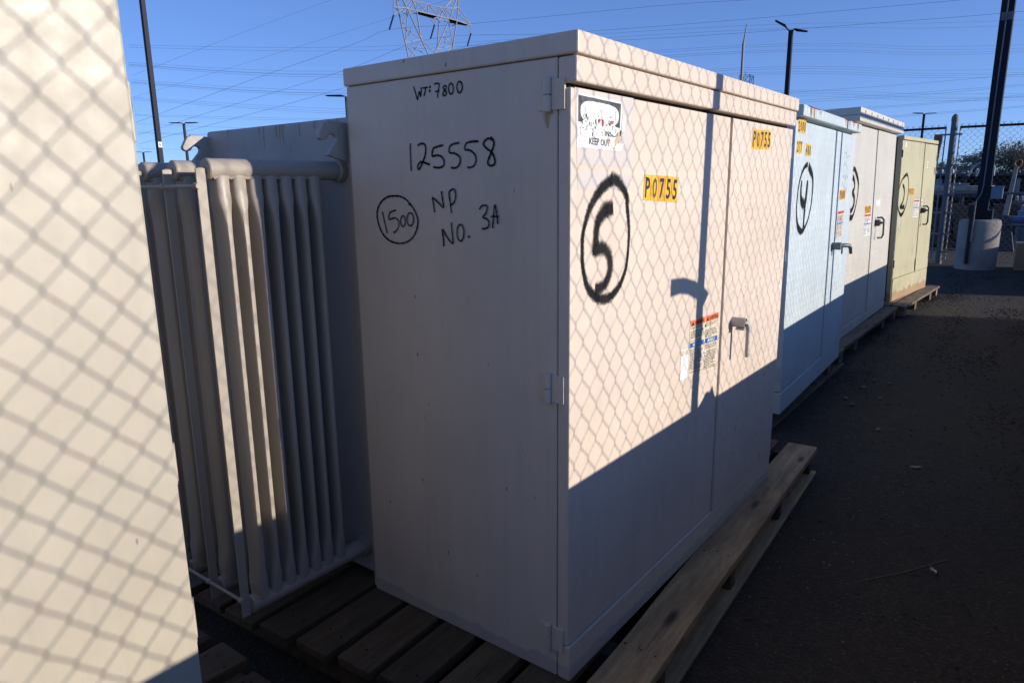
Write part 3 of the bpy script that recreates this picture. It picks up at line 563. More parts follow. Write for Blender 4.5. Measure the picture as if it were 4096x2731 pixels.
# ================================================================ pallets
def pallet(label,loc,yaw,L,boards,strs,depth,mat='wood',th=.038,dx=None,legs=None,skids=True):
    t=thing('pallet',label,'pallet',loc,(0,0,yaw),'timber pallets under the transformers')
    for i,(y0,y1) in enumerate(boards):
        a=-.03+random.uniform(-.02,.02) if dx is None else dx[i]; e=L+random.uniform(-.012,.012)
        m=MB(); n=18; ph=random.random()*6
        R=[]
        for j in range(n+1):
            x=a+(e-a)*j/n; w=.003*math.sin(j*.9+ph)
            R.append([(x,y0+w,-th),(x,y1+w,-th),(x,y1+w,-.0015+.001*math.sin(j*1.3)),(x,y0+w,-.0015+.001*math.sin(j*1.7+ph))])
        m.rings(R); m.m=1
        for x,w in strs:
            for yy in (y0+.03,(y0+y1)/2+.01,y1-.03):
                if random.random()<.85:
                    cx_=x+w/2+random.uniform(-.015,.015); cy_=yy+random.uniform(-.012,.012); rr=random.uniform(.0035,.006); m.add([(cx_+rr*math.cos(q*1.047),cy_+rr*math.sin(q*1.047),.0006) for q in range(6)],[(0,1,2,3,4,5)])
        for q in range(7):
            cx_=random.uniform(a+.05,e-.3); cy_=random.uniform(y0+.015,y1-.015); l_=random.uniform(.06,.35); w_=random.uniform(.0006,.0018); dy=random.uniform(-.006,.006)
            m.add([(cx_,cy_,.0005),(cx_+l_*.5,cy_+dy-w_,.0006),(cx_+l_,cy_+dy*1.6,.0005),(cx_+l_*.5,cy_+dy+w_,.0006)],[(0,1,2,3)])
        m.build('deck_board',[mat if i==0 or mat!='wood' else 'wood_shaded','nail'],t,.004)  # front board keeps the light wood, boards behind get shade in their colour
    nm=None
    for x,w in strs:
        box('stringer',mat if mat!='wood' else 'wood_shaded',t,x,x+w,boards[0][0]+.012,depth,G+.0215,-th-.001,.004)
    if skids:
        for y0 in (boards[0][0]-.012,depth*.5,depth-.14): box('bottom_board',mat,t,.0,L-.02,y0,y0+.12,G+.001,G+.0205,.003)
    return t
yw=.0454
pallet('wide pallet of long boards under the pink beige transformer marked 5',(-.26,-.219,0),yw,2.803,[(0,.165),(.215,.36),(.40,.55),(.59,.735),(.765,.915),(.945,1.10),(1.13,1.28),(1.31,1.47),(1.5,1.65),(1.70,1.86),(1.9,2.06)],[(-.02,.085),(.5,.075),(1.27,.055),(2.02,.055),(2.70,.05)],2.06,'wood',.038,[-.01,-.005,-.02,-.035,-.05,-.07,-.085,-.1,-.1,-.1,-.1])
pallet('pallet mostly hidden beneath the pale blue transformer marked 4',(3.12,.36,0),.006,2.23,[(0,.15),(.2,.34),(.4,.55),(.62,.76),(.85,1.0),(1.1,1.25)],[(.02,.09),(1.25,.07),(1.70,.09),(2.10,.10)],1.25,'wood2')
pallet('grey weathered pallet projecting in front of the stone grey transformer',(5.36,.383,0),-.008,2.725,[(0,.135),(.16,.3),(.4,.55),(.62,.76),(.85,1.0),(1.1,1.25)],[(.0,.06),(.55,.10),(1.92,.10),(2.6,.10)],1.25,'wood2',.036,None,None,False)
pallet('sunlit pallet of two front boards under the rusty green-yellow transformer',(8.22,.287,0),-.0486,2.25,[(0,.16),(.185,.30),(.4,.55),(.62,.76),(.85,1.0),(1.1,1.25)],[(.0,.12),(.62,.10),(1.62,.12),(2.1,.10)],1.25,'wood2',.036,None,None,False)
pallet('pallet corner in deep shade beside the cream transformer in the foreground',(-2.95,.08,0),-.0,2.405,[(.1,.26),(.32,.46),(.52,.64),(.67,.775),(.84,.99),(1.04,1.2)],[(.03,.08),(1.2,.08),(2.31,.08)],1.2,'wood_shaded')
# ================================================================ low wall and chain link fence behind the camera (they cast the shade)
YF=-1.19
wl=MB(); wl.box(-7,8.97,-1.37,-1.17,G,.925); tag(wl.build('block_wall','block',None,.004),'low grey block wall under the near chain link fence, shading the lower cabinets','wall')
wl=MB(); wl.box(11.3,15.3,-1.39,-1.19,G,.50); tag(wl.build('block_wall','block',None,.004),'short low block wall past the gap, near the round concrete footing','wall')
wt=MB(); wt.prism([(1.35,.926),(1.395,.95),(1.425,.972),(1.45,.968),(1.47,.962),(1.492,.984),(1.512,.945),(1.53,.926)],'y',-1.25,-1.19); tag(wt.build('rubble_lump','block'),'broken lump of block lying on top of the low wall','rubble')
def zig(m,xs,rows,place,r,hook=.008,n=4):
    for i in xs:
        P=[]
        for j in range(rows[0],rows[1]+1):
            q=Vector(place(i+((j+i)%2),j,.5 if (j%2) else -.5)); P+= [q-Vector((0,0,hook)),q+Vector((0,0,hook))]
        b=len(m.v); 
        vs=[];fs=[]
        for j,p in enumerate(P):
            q=Vector(p)
            for k in range(n):
                a=2*math.pi*k/n+.78; vs.append((q+AX[0]*math.cos(a)*r+AX[1]*math.sin(a)*r))
        for j in range(len(P)-1):
            for k in range(n): fs.append((j*n+k,j*n+(k+1)%n,(j+1)*n+(k+1)%n,(j+1)*n+k))
        m.add(vs,fs)
AX=(Vector((1,0,0)),Vector((0,1,0)))
def near(i,j,s,sh=0.):
    x=.548+sh+i*.04; k=(x+.36)/.7; k=max(0,min(1,k)); k=k*k*(3-2*k)
    return (x+.003*math.sin(j*.37+i*.9),YF+.003*s+.008*math.sin(x*1.3+j*.05),1.88+j*.0525*(.85+.15*k))
nf=thing('chain_link_fence','tall chain link fence on the low block wall behind the photographer','fence',(0,YF,0))
nf.location=(0,0,0)
m=MB(); zig(m,range(-150,-25),(-24,12),lambda i,j,s:near(i,j,s,.04),.0024,.0035); zig(m,range(-24,435),(-24,12),near,.002,.007); zig(m,range(212,300),(-39,-23),near,.0022,.007); m.build('mesh','galvd',nf)
for x,r_ in ((-2.2,.029),(1.36,.032),(4.90,.024),(9.04,.03),(12.7,.03),(16.6,.03)): MB().tube([(x-.061 if x>0 and x<2 else x,YF-.04,G),(x+.0,YF-.04,2.55)],r_,14).build('post','galv',nf,0,True)
MB().tube([(-5.5,YF-.04,2.53),(17.8,YF-.04,2.53)],.021,10).build('top_rail','galv',nf,0,True)
# bent sheet hanging on the near fence post
sh=MB(); top=[(1.040,1.465),(1.15,1.459),(1.25,1.436),(1.335,1.405),(1.393,1.372)]; bot=[(1.040,1.402),(1.12,1.401),(1.19,1.386),(1.265,1.355),(1.335,1.322)]
sh.rings([[(a,YF+.03,c),(a,YF+.034,c),(d_,YF+.034+.01*i,e),(d_,YF+.03+.01*i,e)] for i,((a,c),(d_,e)) in enumerate(zip(top,bot))]); tag(sh.build('bent_sheet','rustm'),'curled strip of sheet metal hooked on the near fence post','scrap metal')
# ================================================================ far chain link fence
FP=Vector((15.444,.75,G))
dL=Vector((.10,1,0)).normalized(); dR=Vector((.06,-1,0)).normalized()
ff_=thing('chain_link_fence','far chain link fence with twisted wire ends across the end of the yard','fence',(15.444,.75,G))
def farpt(dv,off):
    def g(i,j,s):
        p=dv*(off+i*.058); return (p.x+.004*s,p.y,.06+j*.06)
    return g
AX=(Vector((1,0,0)),Vector((0,1,0)))
m=MB(); zig(m,range(0,75),(0,45),farpt(dL,.16),.0042,.01); zig(m,range(0,102),(0,45),farpt(dR,.13),.0042,.01)
for dv,off,n_ in ((dL,.16,75),(dR,.13,102)):
    for i in range(0,n_,2):
        p=dv*(off+i*.058)
        for q in (-.022,.022): m.bar((p.x,p.y,2.755),(p.x+dv.x*q,p.y+dv.y*q,2.805),.007)
m.build('mesh','galvd',ff_)
MB().tube([(0,0,0),(0,0,2.86)],.06,20).build('post','galv',ff_,0,True)
MB().lathe([(.001,3.0),(.03,2.99),(.055,2.955),(.066,2.91),(.066,2.855)]).build('post_cap','galv',ff_,0,True)
for dv,off,ln in ((dL,.14,4.4),(dR,.11,6.0)):
    for z in (2.735,1.435): MB().tube([tuple(dv*off+Vector((0,0,z))),tuple(dv*(off+ln)+Vector((0,0,z)))],.024,10).build('rail','navy' if z>2 else 'galv',ff_,0,True)
    MB().tube([tuple(dv*off+Vector((0,0,.1))),tuple(dv*off+Vector((0,0,2.76)))],.012,8).build('tension_bar','galvd',ff_,0,True)
    for z in (2.60,2.0,1.43,1.05,.62,.25):
        mm=MB(); mm.bar(tuple(dv*-.02+Vector((-.05,0,z))),tuple(dv*(off+.05)+Vector((-.05,0,z))),.012,.035); mm.tube([(0,0,z-.018),(0,0,z+.018)],.0655,16); mm.build('clamp','galvd',ff_)
for dv,dist in ((dL,2.9),(dR,3.1),(dR,5.9)): p=dv*dist; MB().tube([(p.x+.05,p.y,0),(p.x+.05,p.y,2.74)],.032,10).build('line_post','galv',ff_,0,True)
sh=MB(); n_=9
sh.rings([[(15.36,1.02+a,z),(15.33-.05*math.sin(i*.5),1.02+a*.8,z),(15.33-.05*math.sin(i*.5),.94+b_,z),(15.36,.94+b_,z)] for i,(z,a,b_) in enumerate(((2.45,.05,-.01),(2.40,.055,-.02),(2.30,.045,-.02),(2.15,.035,0),(1.95,.025,.01),(1.75,.02,.02),(1.6,.015,.02)))])
tag(sh.build('bent_sheet','rustm'),'rusty curled plate hanging on the far fence beside its thick post','scrap metal')
# ================================================================ lamp poles
def lamp(name_label,x,y,zt,w,heads,mat='navy',base=None,group=None,hd=.55,yaw_=0.):
    t=thing('lamp_pole',name_label,'lamp pole',(x,y,G),(0,0,yaw_),group); h=zt-G; b0=base or 0
    m=MB(); m.hexa([(-w/2,-w/2,b0),(w/2,-w/2,b0),(w/2,w/2,b0),(-w/2,w/2,b0),(-w*.42,-w*.42,h),(w*.42,-w*.42,h),(w*.42,w*.42,h),(-w*.42,w*.42,h)]); m.build('pole',mat,t,.008 if w>.1 else 0)
    for a,tl in heads:
        d=Vector((math.cos(a),math.sin(a),0)); q=Vector((-d.y,d.x,0)); c=Vector((0,0,h+.05))
        mm=MB(); mm.bar(tuple(c-Vector((0,0,.15))),tuple(c+d*.18+Vector((0,0,.02))),.06)
        e=[];z0=.05+tl*.2
        for k1,wd,th,zz in ((.15,.07,.06,0),(.3,hd*.36,.07,tl*.12),(.3+hd,hd*.30,.035,tl*.3)):
            e.append([tuple(c+d*k1+q*wd+Vector((0,0,zz-th/2))),tuple(c+d*k1-q*wd+Vector((0,0,zz-th/2))),tuple(c+d*k1-q*wd+Vector((0,0,zz+th/2))),tuple(c+d*k1+q*wd+Vector((0,0,zz+th/2)))])
        mm.rings(e); mm.build('lamp_head',mat,t,.01)
    return t
right=Vector((.608,-.794,0)); ar=math.atan2(-.794,.608)
tl=lamp('tall dark square lamp pole at the left with small white 6 tag',13.23,28.44,13.,.19,[(ar,.2),(ar+math.pi,.2)],'navy',None,'yard lamp poles',.55,0.)
k=Sticker([(-.07,-.125),(.02,-.19),(.02,-.19),(-.07,-.125)],lambda s,t,o:(s,t,3.4),0)
q_=MB(); q_.box(-.075,.075,-.108,-.100,3.44,3.66); tg=q_.build('number_tag','white',tl); 
k=Sticker([(-.04,3.47),(.04,3.47),(.04,3.63),(-.04,3.63)],lambda s,t,o:(s,-.1085-o,t),.0); k.text('6',0,0,1,1,'ink',1); k.build('tag_number',tg)
lamp('small twin headed lamp pole rising behind the left lifting hook',34.17,64.89,7.72,.22,[(ar,.1),(ar+math.pi,.1)],'navy',None,'yard lamp poles',1.0)
lamp('distant lamp pole just right of the cream transformer edge',63.4,134.16,8.64,.32,[(ar,.1),(ar+math.pi,.1)],'navy',None,'yard lamp poles',1.2)
lamp('tiny far lamp pole between the tall left pole and the lifting hook',87.39,166.84,8.0,.3,[(ar,.1),(ar+math.pi,.1)],'navy',None,'yard lamp poles',1.2)
lamp('lamp pole with one arm peeking out left of the pink beige lid',37.0,44.89,8.73,.2,[(ar+math.pi,.1)],'navy',None,'yard lamp poles',1.3)
lE=lamp('black lamp pole with two angled floodlights above the transformer row',36.7,10.47,9.0,.23,[(ar+2.9,1.5),(ar-.2,-.5)],'navy',None,'yard lamp poles',.48)
lamp('lamp pole far behind the fence left of the thick fence post',87.56,11.16,8.62,.26,[(ar,.1),(ar+math.pi,.25)],'navy',None,'yard lamp poles',.9)
# near right pole on a round footing
tr=thing('lamp_pole','thick navy lamp pole on a round concrete footing with strapped conduit','lamp pole',(14.78,.06,G),(0,0,.0),'yard lamp poles')
ft=MB(); ft.lathe([(.345,0),(.35,.3),(.35,.88),(.335,.935),(.30,.955),(.001,.957)],(0,0,0),48); ft=ft.build('concrete_footing','conc',tr,0,True)
pl=MB(); pl.box(-.105,.105,-.105,.105,1.0,11.5); pole=pl.build('pole','navy',tr,.012)
box('base_cover','navy',tr,-.19,.19,-.19,.19,.958,1.13,.008)
q_=MB(); q_.tube([(-.125,.015,1.55),(-.125,.0,4.9)],.013,8); q_.build('conduit','galv',tr,0,True)
q_=MB(); q_.tube([(-.125,.015,1.60),(-.13,.03,1.45),(-.16,.10,1.28),(-.23,.17,1.2)],.013,8); q_.build('flexible_conduit','galv',tr,0,True)
q_=MB(); q_.tube([(-.365,.13,.12),(-.365,.13,1.24)],.032,12); q_.box(-.41,-.33,.095,.19,1.02,1.24); q_.build('cable_riser','black',tr,.004)
q_=MB(); q_.tube([(-.385,.09,.55),(-.385,.09,1.3)],.018,8); q_.build('riser_pipe','galv',tr,0,True)
b_=box('meter_box','bgrey',tr,-.09,.09,-.30,-.11,1.34,1.56,.006); box('box_lid','bgrey',b_,-.10,.10,-.31,-.108,1.561,1.578,.004)
q_=MB(); q_.box(-.112,-.106,-.085,.085,4.52,4.66); q_.build('pole_plate','galv',tr,.002)
# cardboard box
cb=thing('cardboard_box','brown cardboard box on the ground right of the round footing','box',(15.1,-.80,G),(0,0,.05))
box('carton','card',cb,-.30,.30,-.55,.25,0,.50,.006)
q_=MB(); q_.prism([(-.31,.501),(.31,.501),(.31,.507),(-.31,.507)],'y',-.56,-.15); q_.prism([(-.31,.501),(.31,.501),(.31,.507),(-.31,.507)],'y',-.145,.26); q_.build('flap','card',cb)
k=Sticker([(.05,.32),(-.12,.32),(-.12,.42),(.05,.42)],lambda s,t,o:(-.3015-o,s,t),0); k.lines(0,0,1,1,4,'inkg',0,0); k.build('printed_marks',cb)
# ================================================================ yard beyond the fence
sd=thing('storage_shed','pale blue-grey shed with a white pilaster far behind the fence','shed',(68,5.5,G))
box('wall','wallb',sd,0,9,-.6,4.5,0,2.75,.02); box('wall_pilaster','white',sd,-.12,.1,-.42,-.14,0,3.1,.01); box('roof','bgrey',sd,-.2,9.2,-.8,4.7,2.76,2.9,.02)
def tree(label,x,y,H,rx,nl,seed,ls=.16):
    rnd=random.Random(seed); t=thing('mesquite_tree',label,'tree',(x,y,G),(0,0,0),'trees beyond the yard')
    m=MB(); tips=[]
    m.tube([(0,0,0),(.1,.15,H*.2),(.05,.3,H*.33)],[.2,.16,.13],8)
    for i in range(9):
        a=i*.7+rnd.random(); l=rx*rnd.uniform(.5,.95); e=(l*math.cos(a)*.8,l*math.sin(a),H*rnd.uniform(.55,.92)); mid=(e[0]*.45,.3+e[1]*.4,H*.5)
        m.tube([(.05,.3,H*.30),mid,e],[.10,.06,.015],6); tips+= [e,mid,((e[0]+mid[0])/2,(e[1]+mid[1])/2,(e[2]+mid[2])/2)]
    m.build('trunk','bark',t)
    m=MB(); clumps=[(Vector(p)+Vector((rnd.gauss(0,.35),rnd.gauss(0,.5),rnd.gauss(0,.2))),rnd.uniform(.35,.8)) for p in tips for _ in range(2)]
    for i in range(46):
        a=rnd.random()*6.28; rr=rx*math.sqrt(rnd.random()); z=H*(.50+.42*math.sqrt(max(0,1-(rr/rx)**2))*rnd.uniform(.3,1)); clumps.append((Vector((rr*math.cos(a)*.7,rr*math.sin(a),z)),rnd.uniform(.3,.75)))
    for i in range(nl):
        c,s_=rnd.choice(clumps); p=c+Vector((rnd.gauss(0,1),rnd.gauss(0,1),rnd.gauss(0,.6)))*s_*.55
        d=Vector((rnd.gauss(0,1),rnd.gauss(0,1),rnd.gauss(0,.6))).normalized(); q=d.cross(Vector((rnd.gauss(0,1),rnd.gauss(0,1),rnd.gauss(0,1)))).normalized(); l=ls*rnd.uniform(.6,1.5)
        m.add([p-d*l,p+q*l*.3,p+d*l,p-q*l*.3],[(0,1,2,3)])
    m.build('crown','leaf',t); return t
tree('broad feathery mesquite tree behind the fence post and navy lamp pole',55,1.9,4.3,2.6,11000,3,.085)
tree('lower mesquite crown right of the navy lamp pole',54,-.6,4.35,2.2,9000,4,.085)
tree('olive mesquite at the right edge of the photo beyond the yard',57,-3.2,3.9,2.6,7000,5,.085)
tree('small dark tree far off between the pale transformer and the thick fence post',95,9.6,4.2,1.6,1500,6)
# pipe arches
for i,(dx,dy) in enumerate(((0,0),(.35,-.16))):
    pa=MB(); pa.tube([(22.3+dx,.99+dy,1.66),(22.3+dx,.95+dy,1.80),(22.3+dx,.88+dy,1.92),(22.3+dx,.79+dy,2.0),(22.3+dx,.70+dy,2.03),(22.3+dx,.61+dy,1.99),(22.3+dx,.575+dy,1.88),(22.3+dx,.57+dy,1.66)],.026,10)
    tag(pa.build('pipe_arch','bgrey',None,0,True),('pale bent pipe hoop on the dark rack, nearer of two','thinner pipe hoop behind the first on the dark rack')[i],'pipe',None)
# dark storage rack with beams
rk=thing('storage_rack','long dark steel storage rack across the yard behind the fence','rack',(24.2,0,G))
for y in (2.4,1.2,.0,-1.2): box('upright','black',rk,-.06,.06,y-.05,y+.05,0,1.9,.004)
for z in (.5,1.2,1.84): box('shelf_beam','dkgrey',rk,-.1,1.1,-1.4,2.6,z,z+.07,.004)
box('back_panel','black',rk,1.05,1.09,-1.4,2.6,.1,1.84,.004)
rnd=random.Random(9)
GRP='crates stored on the dark rack'
cols=('dkgrey','wallb','bgrey','black','card','reel')
for i in range(11):
    y=2.25-i*.33; h=rnd.uniform(.25,.52); w=rnd.uniform(.20,.28); z0=1.28-G*0 if i%2 else .58
    c_=thing('storage_crate','dark equipment crate standing on a shelf of the long storage rack','crate',(24.25,y,G+z0),(0,0,rnd.uniform(-.1,.1)),GRP)
    box('crate_body',cols[i%6],c_,0,.6,-w/2,w/2,0,h,.008); box('crate_lid',cols[(i+2)%6],c_,-.01,.61,-w/2-.01,w/2+.01,h+.001,h+.03,.004)
GI='white insulators on the dark rack'
for i in range(9):
    y=2.15-i*.155-(i>4)*.3; c_=MB(); z0=1.755+G*0
    c_.lathe([(.02,0),(.05,.01),(.02,.03),(.05,.045),(.02,.065),(.045,.08),(.02,.10),(.025,.13),(.001,.135)],(23.95+rnd.uniform(0,.3),y,1.752),10); tag(c_.build('insulator','white',None,0,True),'small white porcelain insulator standing on top of the dark rack','insulator',GI)
# flat steel table / trailer deck with blue pans
fb=thing('flat_trailer','low flat trailer with a rusty beige deck beyond the fence','trailer',(21.2,0,G))
box('deck','boom',fb,0,1.5,.35,1.75,1.42,1.55,.01); box('deck_rail','rustm',fb,-.03,.0,.35,1.75,1.36,1.41,.005)
for y in (.55,1.5):
    q_=MB(); q_.tube([(.5,y-.09,.42),(.5,y+.09,.42)],.42,24); q_.build('wheel','black',fb,.02)
box('axle','dkgrey',fb,.45,.55,.6,1.45,.38,.46); box('leg','dkgrey',fb,.1,.2,.95,1.05,0,1.36)
for i,(y,w,h) in enumerate(((1.40,.13,.08),(1.20,.20,.12),(.98,.24,.09))):
    c_=thing('metal_tray','blue-grey metal tray lying on the flat trailer deck','tray',(21.3,y,1.55+G+.001),(0,0,.05*i),'trays on the trailer deck')
    box('tray_body','bgrey',c_,0,.4,-w/2,w/2,0,h*.5,.004); box('tray_rim','wallb',c_,-.02,.42,-w/2-.02,w/2+.02,h*.5+.001,h*.5+.02,.003)
# wooden cable reels
GR='wooden cable reels in the yard'
def reel(y,x,r_,lab):
    t=thing('cable_reel',lab,'cable reel',(x,y,G+r_),(0,0,.15),GR)
    for s_ in (-.22,.22):
        m=MB(); n=28; o=[(r_*math.cos(k*2*math.pi/n),r_*math.sin(k*2*math.pi/n)) for k in range(n)]; ii=[(a*.16,b__*.16) for a,b__ in o]
        m.rings([[(s_-.02,a,b__) for a,b__ in ii],[(s_-.02,a,b__) for a,b__ in o],[(s_+.02,a,b__) for a,b__ in o],[(s_+.02,a,b__) for a,b__ in ii],[(s_-.02,a,b__) for a,b__ in ii]],False); m.build('flange','reel',t)
    q_=MB(); q_.tube([(-.199,0,0),(.199,0,0)],r_*.55,20); q_.build('drum','black',t,0,True)
    q_=MB(); q_.box(-.246,-.242,r_*.25,r_*.45,-r_*.1,r_*.15); q_.build('paper_tag','white',t)
for y,x,r_,lab in ((1.55,20.2,.5,'wooden cable reel half hidden by the thick far fence post'),(1.02,20.4,.56,'wooden cable reel just right of the thick far fence post'),(.50,20.3,.52,'wooden cable reel directly left of the navy lamp pole'),(-.1,20.8,.55,'wooden cable reel seen right of the navy lamp pole')): reel(y,x,r_,lab)
# leaning boom arm with ring
bo=thing('boom_arm','weathered leaning steel boom with a ring at its top, beyond the fence','boom',(19.37,-.05,G))
q_=MB(); q_.hexa([(-.05,-.02,.85),(-.05,-.14,.85),(.05,-.14,.85),(.05,-.02,.85),(-.04,-.125,2.0),(-.04,-.205,2.0),(.04,-.205,2.0),(.04,-.125,2.0)]); q_.build('arm','boom',bo,.006)
q_=MB(); n=24; q_.tube([(0,-.195+.07*math.cos(k*2*math.pi/n),2.085+.085*math.sin(k*2*math.pi/n)) for k in range(n+1)],.018,8,False); q_.build('lifting_ring','rustm',bo,0,True)
q_=MB(); q_.hexa([(-.15,.14,0),(-.15,-.35,0),(.25,-.35,0),(.25,.14,0),(-.08,.03,.86),(-.08,-.18,.86),(.08,-.18,.86),(.08,.03,.86)]); q_.build('pedestal','dkgrey',bo,.01)
# grey tank transformers and drums stacked right of the pole
GT='grey equipment stacked beyond the fence'
for i,(x,y,z,w,h,mt,lab) in enumerate(((20.4,-.55,.0,.42,.95,'bgrey','blue-grey equipment tank behind the leaning boom'),(20.9,-1.1,.0,.45,1.35,'dkgrey','tall dark equipment tank at the right edge beyond the fence'),(21.5,-.35,.0,.4,1.15,'dkgrey','dark equipment tank between navy pole and boom'))):
    t=thing('equipment_tank',lab,'equipment tank',(x,y,G+z),(0,0,.2*i),GT)
    box('tank_body',mt,t,-w/2,w/2,-w/2,w/2,0,h,.03)
    for k_ in range(3):
        q_=MB(); q_.lathe([(.03,0),(.05,.02),(.03,.04),(.05,.06),(.03,.08),(.045,.10),(.02,.13),(.001,.14)],(0,-w*.3+k_*w*.3,h+.001),10); q_.build('bushing','wallb',t,0,True)
    for k_ in range(4): box('cooling_fin',mt,t,-w/2-.06,-w/2-.001,-w*.4+k_*w*.25,-w*.4+k_*w*.25+.02,.1,h*.8,.002)
dr_=MB(); dr_.tube([(19.3,-.26,.60),(19.35,-.60,.59)],.09,20); dr_=tag(dr_.build('steel_drum','bluep',None,.01,True),'bright blue drum lying right of the round concrete footing','drum')
tb_=thing('work_table','dark steel table carrying the blue drum beyond the fence','table',(19.4,-.3,G))
box('table_top','dkgrey',tb_,-.3,.35,-.6,.42,.60,.64,.004)
for sx in (-.26,.3):
    for sy in (-.56,.37): box('leg','dkgrey',tb_,sx-.02,sx+.02,sy-.02,sy+.02,0,.599)
# ================================================================ transmission tower, steel mast, conductors
TOWER=[[[78.62,78.31,28.77],[85.51,78.23,28.83]],[[74.7,78.19,27.1],[77.57,78.32,27.47],[79.6,78.36,27.44],[88.21,78.09,27.52],[91.43,77.81,27.22]],[[76.69,78.25,28.44],[77.57,78.32,27.47],[80.51,78.48,23.6],[81.91,78.52,21.67]],[[78.72,78.31,28.82],[79.6,78.36,27.44],[80.46,78.48,23.59]],[[78.52,78.31,28.65],[77.57,78.32,27.47]],[[79.79,78.33,28.76],[79.75,78.37,27.3]],[[82.04,78.33,28.8],[82.06,78.36,27.56]],[[84.37,78.27,28.81],[84.28,78.31,27.56]],[[79.79,78.33,28.76],[81.86,78.36,27.56]],[[82.2,78.32,28.83],[84.29,78.31,27.6]],[[84.57,78.27,28.81],[86.42,78.21,27.52]],[[79.53,78.33,28.68],[78.38,78.34,27.62]],[[81.99,78.33,28.76],[80.62,78.37,27.59]],[[87.53,78.08,30.42],[85.51,78.23,28.83]],[[85.51,78.23,28.83],[86.42,78.21,27.52]],[[85.82,78.21,28.81],[88.21,78.09,27.59]],[[88.69,77.99,30.62],[88.67,78.02,29.57],[88.36,78.08,27.55],[87.85,78.16,25.56],[87.28,78.25,23.21]],[[88.67,78.02,29.57],[91.43,77.81,27.22]],[[87.66,78.1,29.12],[91.27,77.82,27.34]],[[86.03,78.2,28.95],[87.61,78.1,29.18],[88.67,78.02,29.57]],[[74.7,78.18,27.23],[74.88,78.16,28.09]],[[74.7,78.19,27.1],[74.71,78.22,26.21]],[[74.81,78.23,26.17],[76.24,78.28,26.87]],[[80.51,78.48,23.6],[83.37,78.48,22.07]],[[86.41,78.23,26.9],[85.16,78.34,24.89],[83.91,78.44,22.84],[83.42,78.47,22.08]],[[76.69,78.25,28.44],[76.52,78.21,29.43],[78.62,78.31,28.77]],[[88.69,77.99,30.62],[88.5,77.99,31.63],[85.51,78.23,28.83]],[[76.92,79.77,28.72],[77.27,79.83,27.28],[77.92,79.93,25.28],[78.56,80.01,23.17],[79.21,80.09,21.09]],[[77.32,79.78,28.8],[77.03,79.81,27.7]],[[77.91,79.93,25.22],[81.99,80.01,24.08]],[[80.44,79.96,25.96],[78.56,80.01,23.24]],[[78.56,80.02,23.11],[82.04,80.01,24.02]],[[78.71,80.02,22.99],[82.97,80.06,21.99]],[[81.93,80.02,23.8],[79.63,80.1,21.14]],[[78.9,79.88,27.51],[78.37,79.89,26.75]],[[79.21,79.89,27.43],[77.92,79.93,25.28]],[[79.15,79.9,27.22],[78.68,80.01,23.53]],[[78.65,80.03,22.85],[80.67,80.1,21.41]],[[86.87,79.73,29.01],[86.1,79.81,27.42],[85.53,79.93,23.31]],[[88.15,79.69,27.45],[89.03,79.7,24.06]],[[86.78,79.82,25.26],[89.03,79.7,24.02]],[[89.39,79.63,25.84],[85.63,79.93,23.32]],[[86.78,79.82,25.33],[89.63,79.58,27.46]],[[85.63,79.93,23.11],[88.98,79.7,23.98]],[[85.52,79.94,23.1],[87.09,79.87,22.44]],[[89.03,79.7,23.91],[87.85,79.8,23.14],[86.56,79.91,22.3]],[[89.97,79.47,31.09],[89.25,79.56,29.69],[88.48,79.65,28.07],[88.15,79.69,27.38]],[[77.27,79.83,27.28],[81.26,79.91,27.59],[85.0,79.85,27.52],[88.15,79.69,27.45],[92.41,79.31,27.62]],[[76.22,79.77,27.61],[77.27,79.83,27.28]],[[79.12,79.87,27.98],[77.27,79.83,27.28]],[[79.88,79.85,29.28],[77.9,79.84,27.86]],[[81.91,78.52,21.67],[76.62,78.53,-0.2]],[[83.42,78.47,22.08],[88.08,78.23,-0.2]],[[79.21,80.09,21.09],[77.75,80.09,-0.2]],[[87.28,78.25,23.21],[89.68,78.09,-0.2]]]
PLATES=[[[79.6,78.37,27.42],[81.26,79.91,27.59],[84.79,79.86,27.49],[84.28,78.31,27.56]],[[86.52,78.21,27.47],[88.47,79.67,27.43],[91.76,79.38,27.45],[90.84,77.87,27.21]]]
INSUL=[[[74.71,78.23,26.02],[73.74,78.24,23.9]],[[83.42,78.37,26.15],[82.48,78.45,23.96]],[[91.41,77.83,26.06],[90.57,77.95,23.99]]]
HANG=[[[74.75,78.19,27.11],[74.71,78.23,26.02]],[[83.39,78.35,27.04],[83.42,78.37,26.15]],[[82.35,78.37,26.94],[83.42,78.37,26.29]],[[91.43,77.81,27.18],[91.41,77.83,26.06]],[[90.31,77.93,26.99],[91.41,77.83,26.13]]]
W_cond=[[[110.22,233.7,23.06],[97.07,149.52,26.25],[79.69,93.92,24.51],[73.74,78.24,23.9],[78.56,66.79,23.89],[83.39,41.4,23.16],[81.28,28.53,21.5],[76.32,17.04,19.27]],[[110.14,233.73,19.17],[92.07,152.68,20.18],[78.49,94.94,20.49],[82.48,78.45,23.96],[84.8,58.62,22.42],[85.79,36.2,20.9],[85.44,11.9,19.34],[78.35,1.41,17.31]],[[110.31,233.65,16.49],[91.83,152.82,17.21],[78.67,94.79,17.92],[90.57,77.95,23.99],[87.12,55.12,21.24],[85.82,36.14,19.43],[85.46,11.74,17.77],[78.28,3.07,16.03],[74.38,-2.05,15.1]]]
W_top=[[[110.59,233.52,37.03],[94.63,151.09,35.5],[80.95,99.39,32.54],[72.92,79.87,30.17]],[[110.24,233.69,30.61],[97.36,149.32,30.28],[86.23,94.81,29.17],[81.11,71.49,28.6]]]
